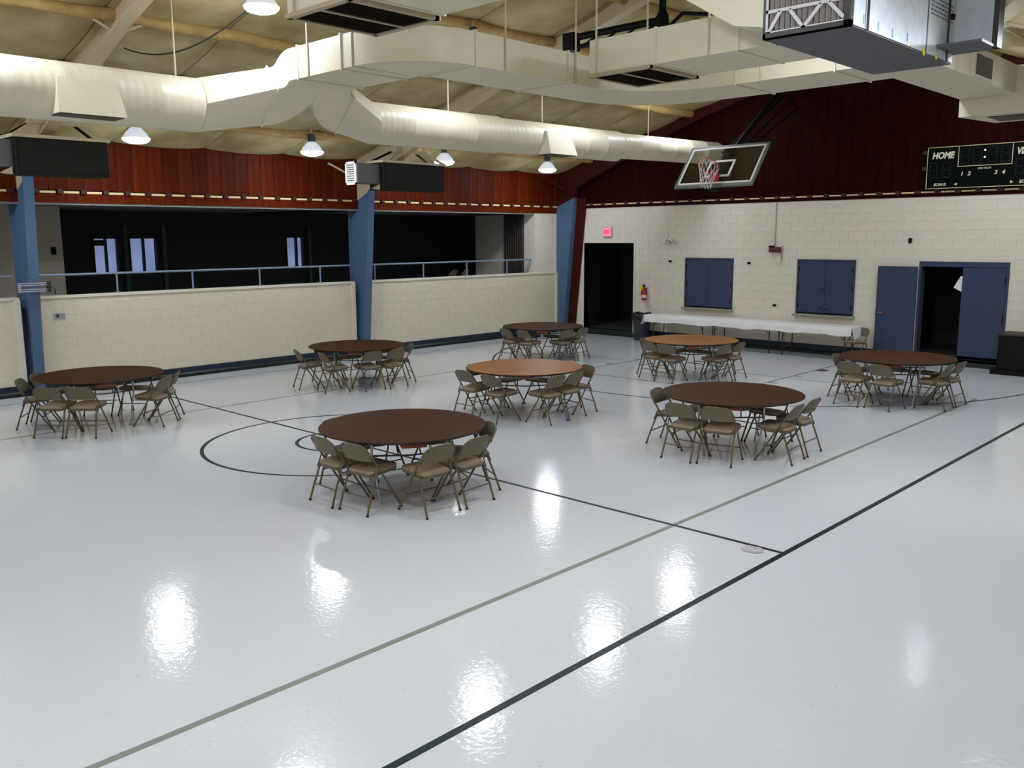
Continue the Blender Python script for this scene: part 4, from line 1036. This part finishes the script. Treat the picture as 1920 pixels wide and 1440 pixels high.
chair(None, -8.06, 19.72, 255, 'taupe folding chair at the right end of the white cloth tables')
chair(None, -18.35, 16.9, 200, 'folding chair just showing over the low wall, on the left of two', 'folding chairs beyond the low wall', 1.15)
chair(None, -18.35, 17.35, 205, 'folding chair just showing over the low wall, on the right of two', 'folding chairs beyond the low wall', 1.15)

# ---------------------------------------------------------------- long folding tables with cloth
def long_table(x, label):
    t = thing('folding_table', label, 'table', (x, 19.62, 0))
    obj('tabletop', MB().box(-.90, .90, -.33, .33, .705, .735), 'tablewalnut', t, bevel=.006)
    for s in (-1, 1):
        for q in (-1, 1):
            obj('leg', MB().tube([(s*.74, q*.24, .70), (s*.74, q*.24, .0)], .014, 8), 'blacktube', t)
        obj('leg_crossbar', MB().tube([(s*.74, -.24, .18), (s*.74, .24, .18)], .011, 6), 'blacktube', t)
        obj('leg_crossbar', MB().tube([(s*.74, -.24, .56), (s*.74, .24, .56)], .011, 6), 'blacktube', t)
        obj('folding_stay', MB().tube([(s*.74, -.24, .44), (s*.52, -.24, .69)], .009, 6), 'blacktube', t)
long_table(-12.70, 'folding table under the white cloth, beside the black bin')
long_table(-10.88, 'folding table under the white cloth, middle of three')
long_table(-9.06, 'folding table under the white cloth, beside the lone folding chair')
x0, x1, y0, y1 = -13.66, -8.12, 19.255, 19.98; cl = MB()
def cloth():
    nx, zt = 90, .742
    xsn = [x0+(x1-x0)*i/nx for i in range(nx+1)]
    secs = []
    for i, x in enumerate(xsn):
        dr = .175+.012*math.sin(x*5.1)+.008*math.sin(x*11)
        wv = .012*math.sin(x*9.0)+.008*math.sin(x*17)
        secs.append([(x, y1, zt-.14), (x, y1, zt), (x, (y0+y1)/2, zt+.001), (x, y0+.012, zt), (x, y0, zt-.012), (x, y0-.012+wv*.5, zt-dr*.55), (x, y0-.018+wv, zt-dr)])
    cl.add([p_ for s in secs for p_ in s], [(i*7+j, (i+1)*7+j, (i+1)*7+j+1, i*7+j+1) for i in range(nx) for j in range(6)])
    for xe, s in ((x0, -1), (x1, 1)):   # end drops with pulled corners
        o_ = len(cl.v); n = 10
        for j in range(n+1):
            v = j/n; y = y0-.01*(1-v)+(y1-y0)*v
            d = .19+.08*(1-v)**3+.04*v**3
            cl.v += [(xe, y, zt), (xe+s*.02, y, zt-.02), (xe+s*(.03+.05*(1-v)), y-.02*(1-v), zt-d)]
        cl.f += [(o_+j*3+k, o_+(j+1)*3+k, o_+(j+1)*3+k+1, o_+j*3+k+1) for j in range(n) for k in range(2)]
cloth()
tag(obj('tablecloth', cl, 'cloth', smooth=50), 'long white cloth draped over the three folding tables at the back wall', 'tablecloth')

# ---------------------------------------------------------------- bin, cabinet, floor plate
t = thing('trash_can', 'navy trash can with black liner between doorway and cloth tables', 'bin', (-14.08, 19.74, 0))
obj('body', MB().lathe([(.19, 0), (.20, .02), (.245, .66), (.25, .68), (.235, .68)], 24), 'bin', t, smooth=40)
lin_ = MB(); k = 36; prof = [(.252, .56), (.268, .62), (.270, .70), (.245, .735), (.20, .70), (.0, .62)]
vs = []
for a, (r_, z) in enumerate(prof):
    for j in range(k): vs.append(((r_+(.014*math.sin(j*.9+a)+.01*math.sin(j*1.7)) * (1 if r_ > 0 else 0))*math.cos(2*PI*j/k), (r_+(.014*math.sin(j*.9+a)+.01*math.sin(j*1.7))*(1 if r_ > 0 else 0))*math.sin(2*PI*j/k), z+.018*math.sin(j*.72+a)*(1 if 0 < a < 5 else 0)))
lin_.add(vs, [(i*k+j, i*k+(j+1) % k, (i+1)*k+(j+1) % k, (i+1)*k+j) for i in range(5) for j in range(k)])
obj('liner', lin_, 'bag', t, smooth=60)
t = thing('equipment_case', 'black floor case against the back wall at the right edge', 'case', (-4.75, 19.75, 0))
obj('body', MB().box(-.48, .6, -.30, .33, .10, .78), 'black', t, bevel=.015)
obj('lid', MB().box(-.49, .61, -.31, .34, .78, .82), 'casing', t, bevel=.01)
obj('plinth', MB().box(-.58, .6, -.34, .33, 0, .10), 'black', t)
obj('handle', MB().box(-.52, -.48, -.06, .06, .5, .54), 'casing', t)
def lump(name, c, a, bq, label, mm):
    mb = MB(); k = 14; rr = random.Random(5)
    rad = [1+rr.uniform(-.16, .16) for _ in range(k)]
    vs = []
    for lv, (f, z) in enumerate(((1, .002), (.93, .012), (.55, .02), (.0, .022))):
        for j in range(k): vs.append((a*rad[j]*f*math.cos(2*PI*j/k), bq*rad[j]*f*math.sin(2*PI*j/k), z+rr.uniform(-.003, .006)*(1 if lv else 0)))
    mb.add(vs, [(i*k+j, i*k+(j+1) % k, (i+1)*k+(j+1) % k, (i+1)*k+j) for i in range(3) for j in range(k)])
    tag(obj(name, mb, mm, smooth=60, loc=c), label, 'paper')
lump('crumpled_paper', (-3.72, 6.96, .001), .10, .075, 'crumpled grey paper lying on the centre line near the dark sideline', 'litter')
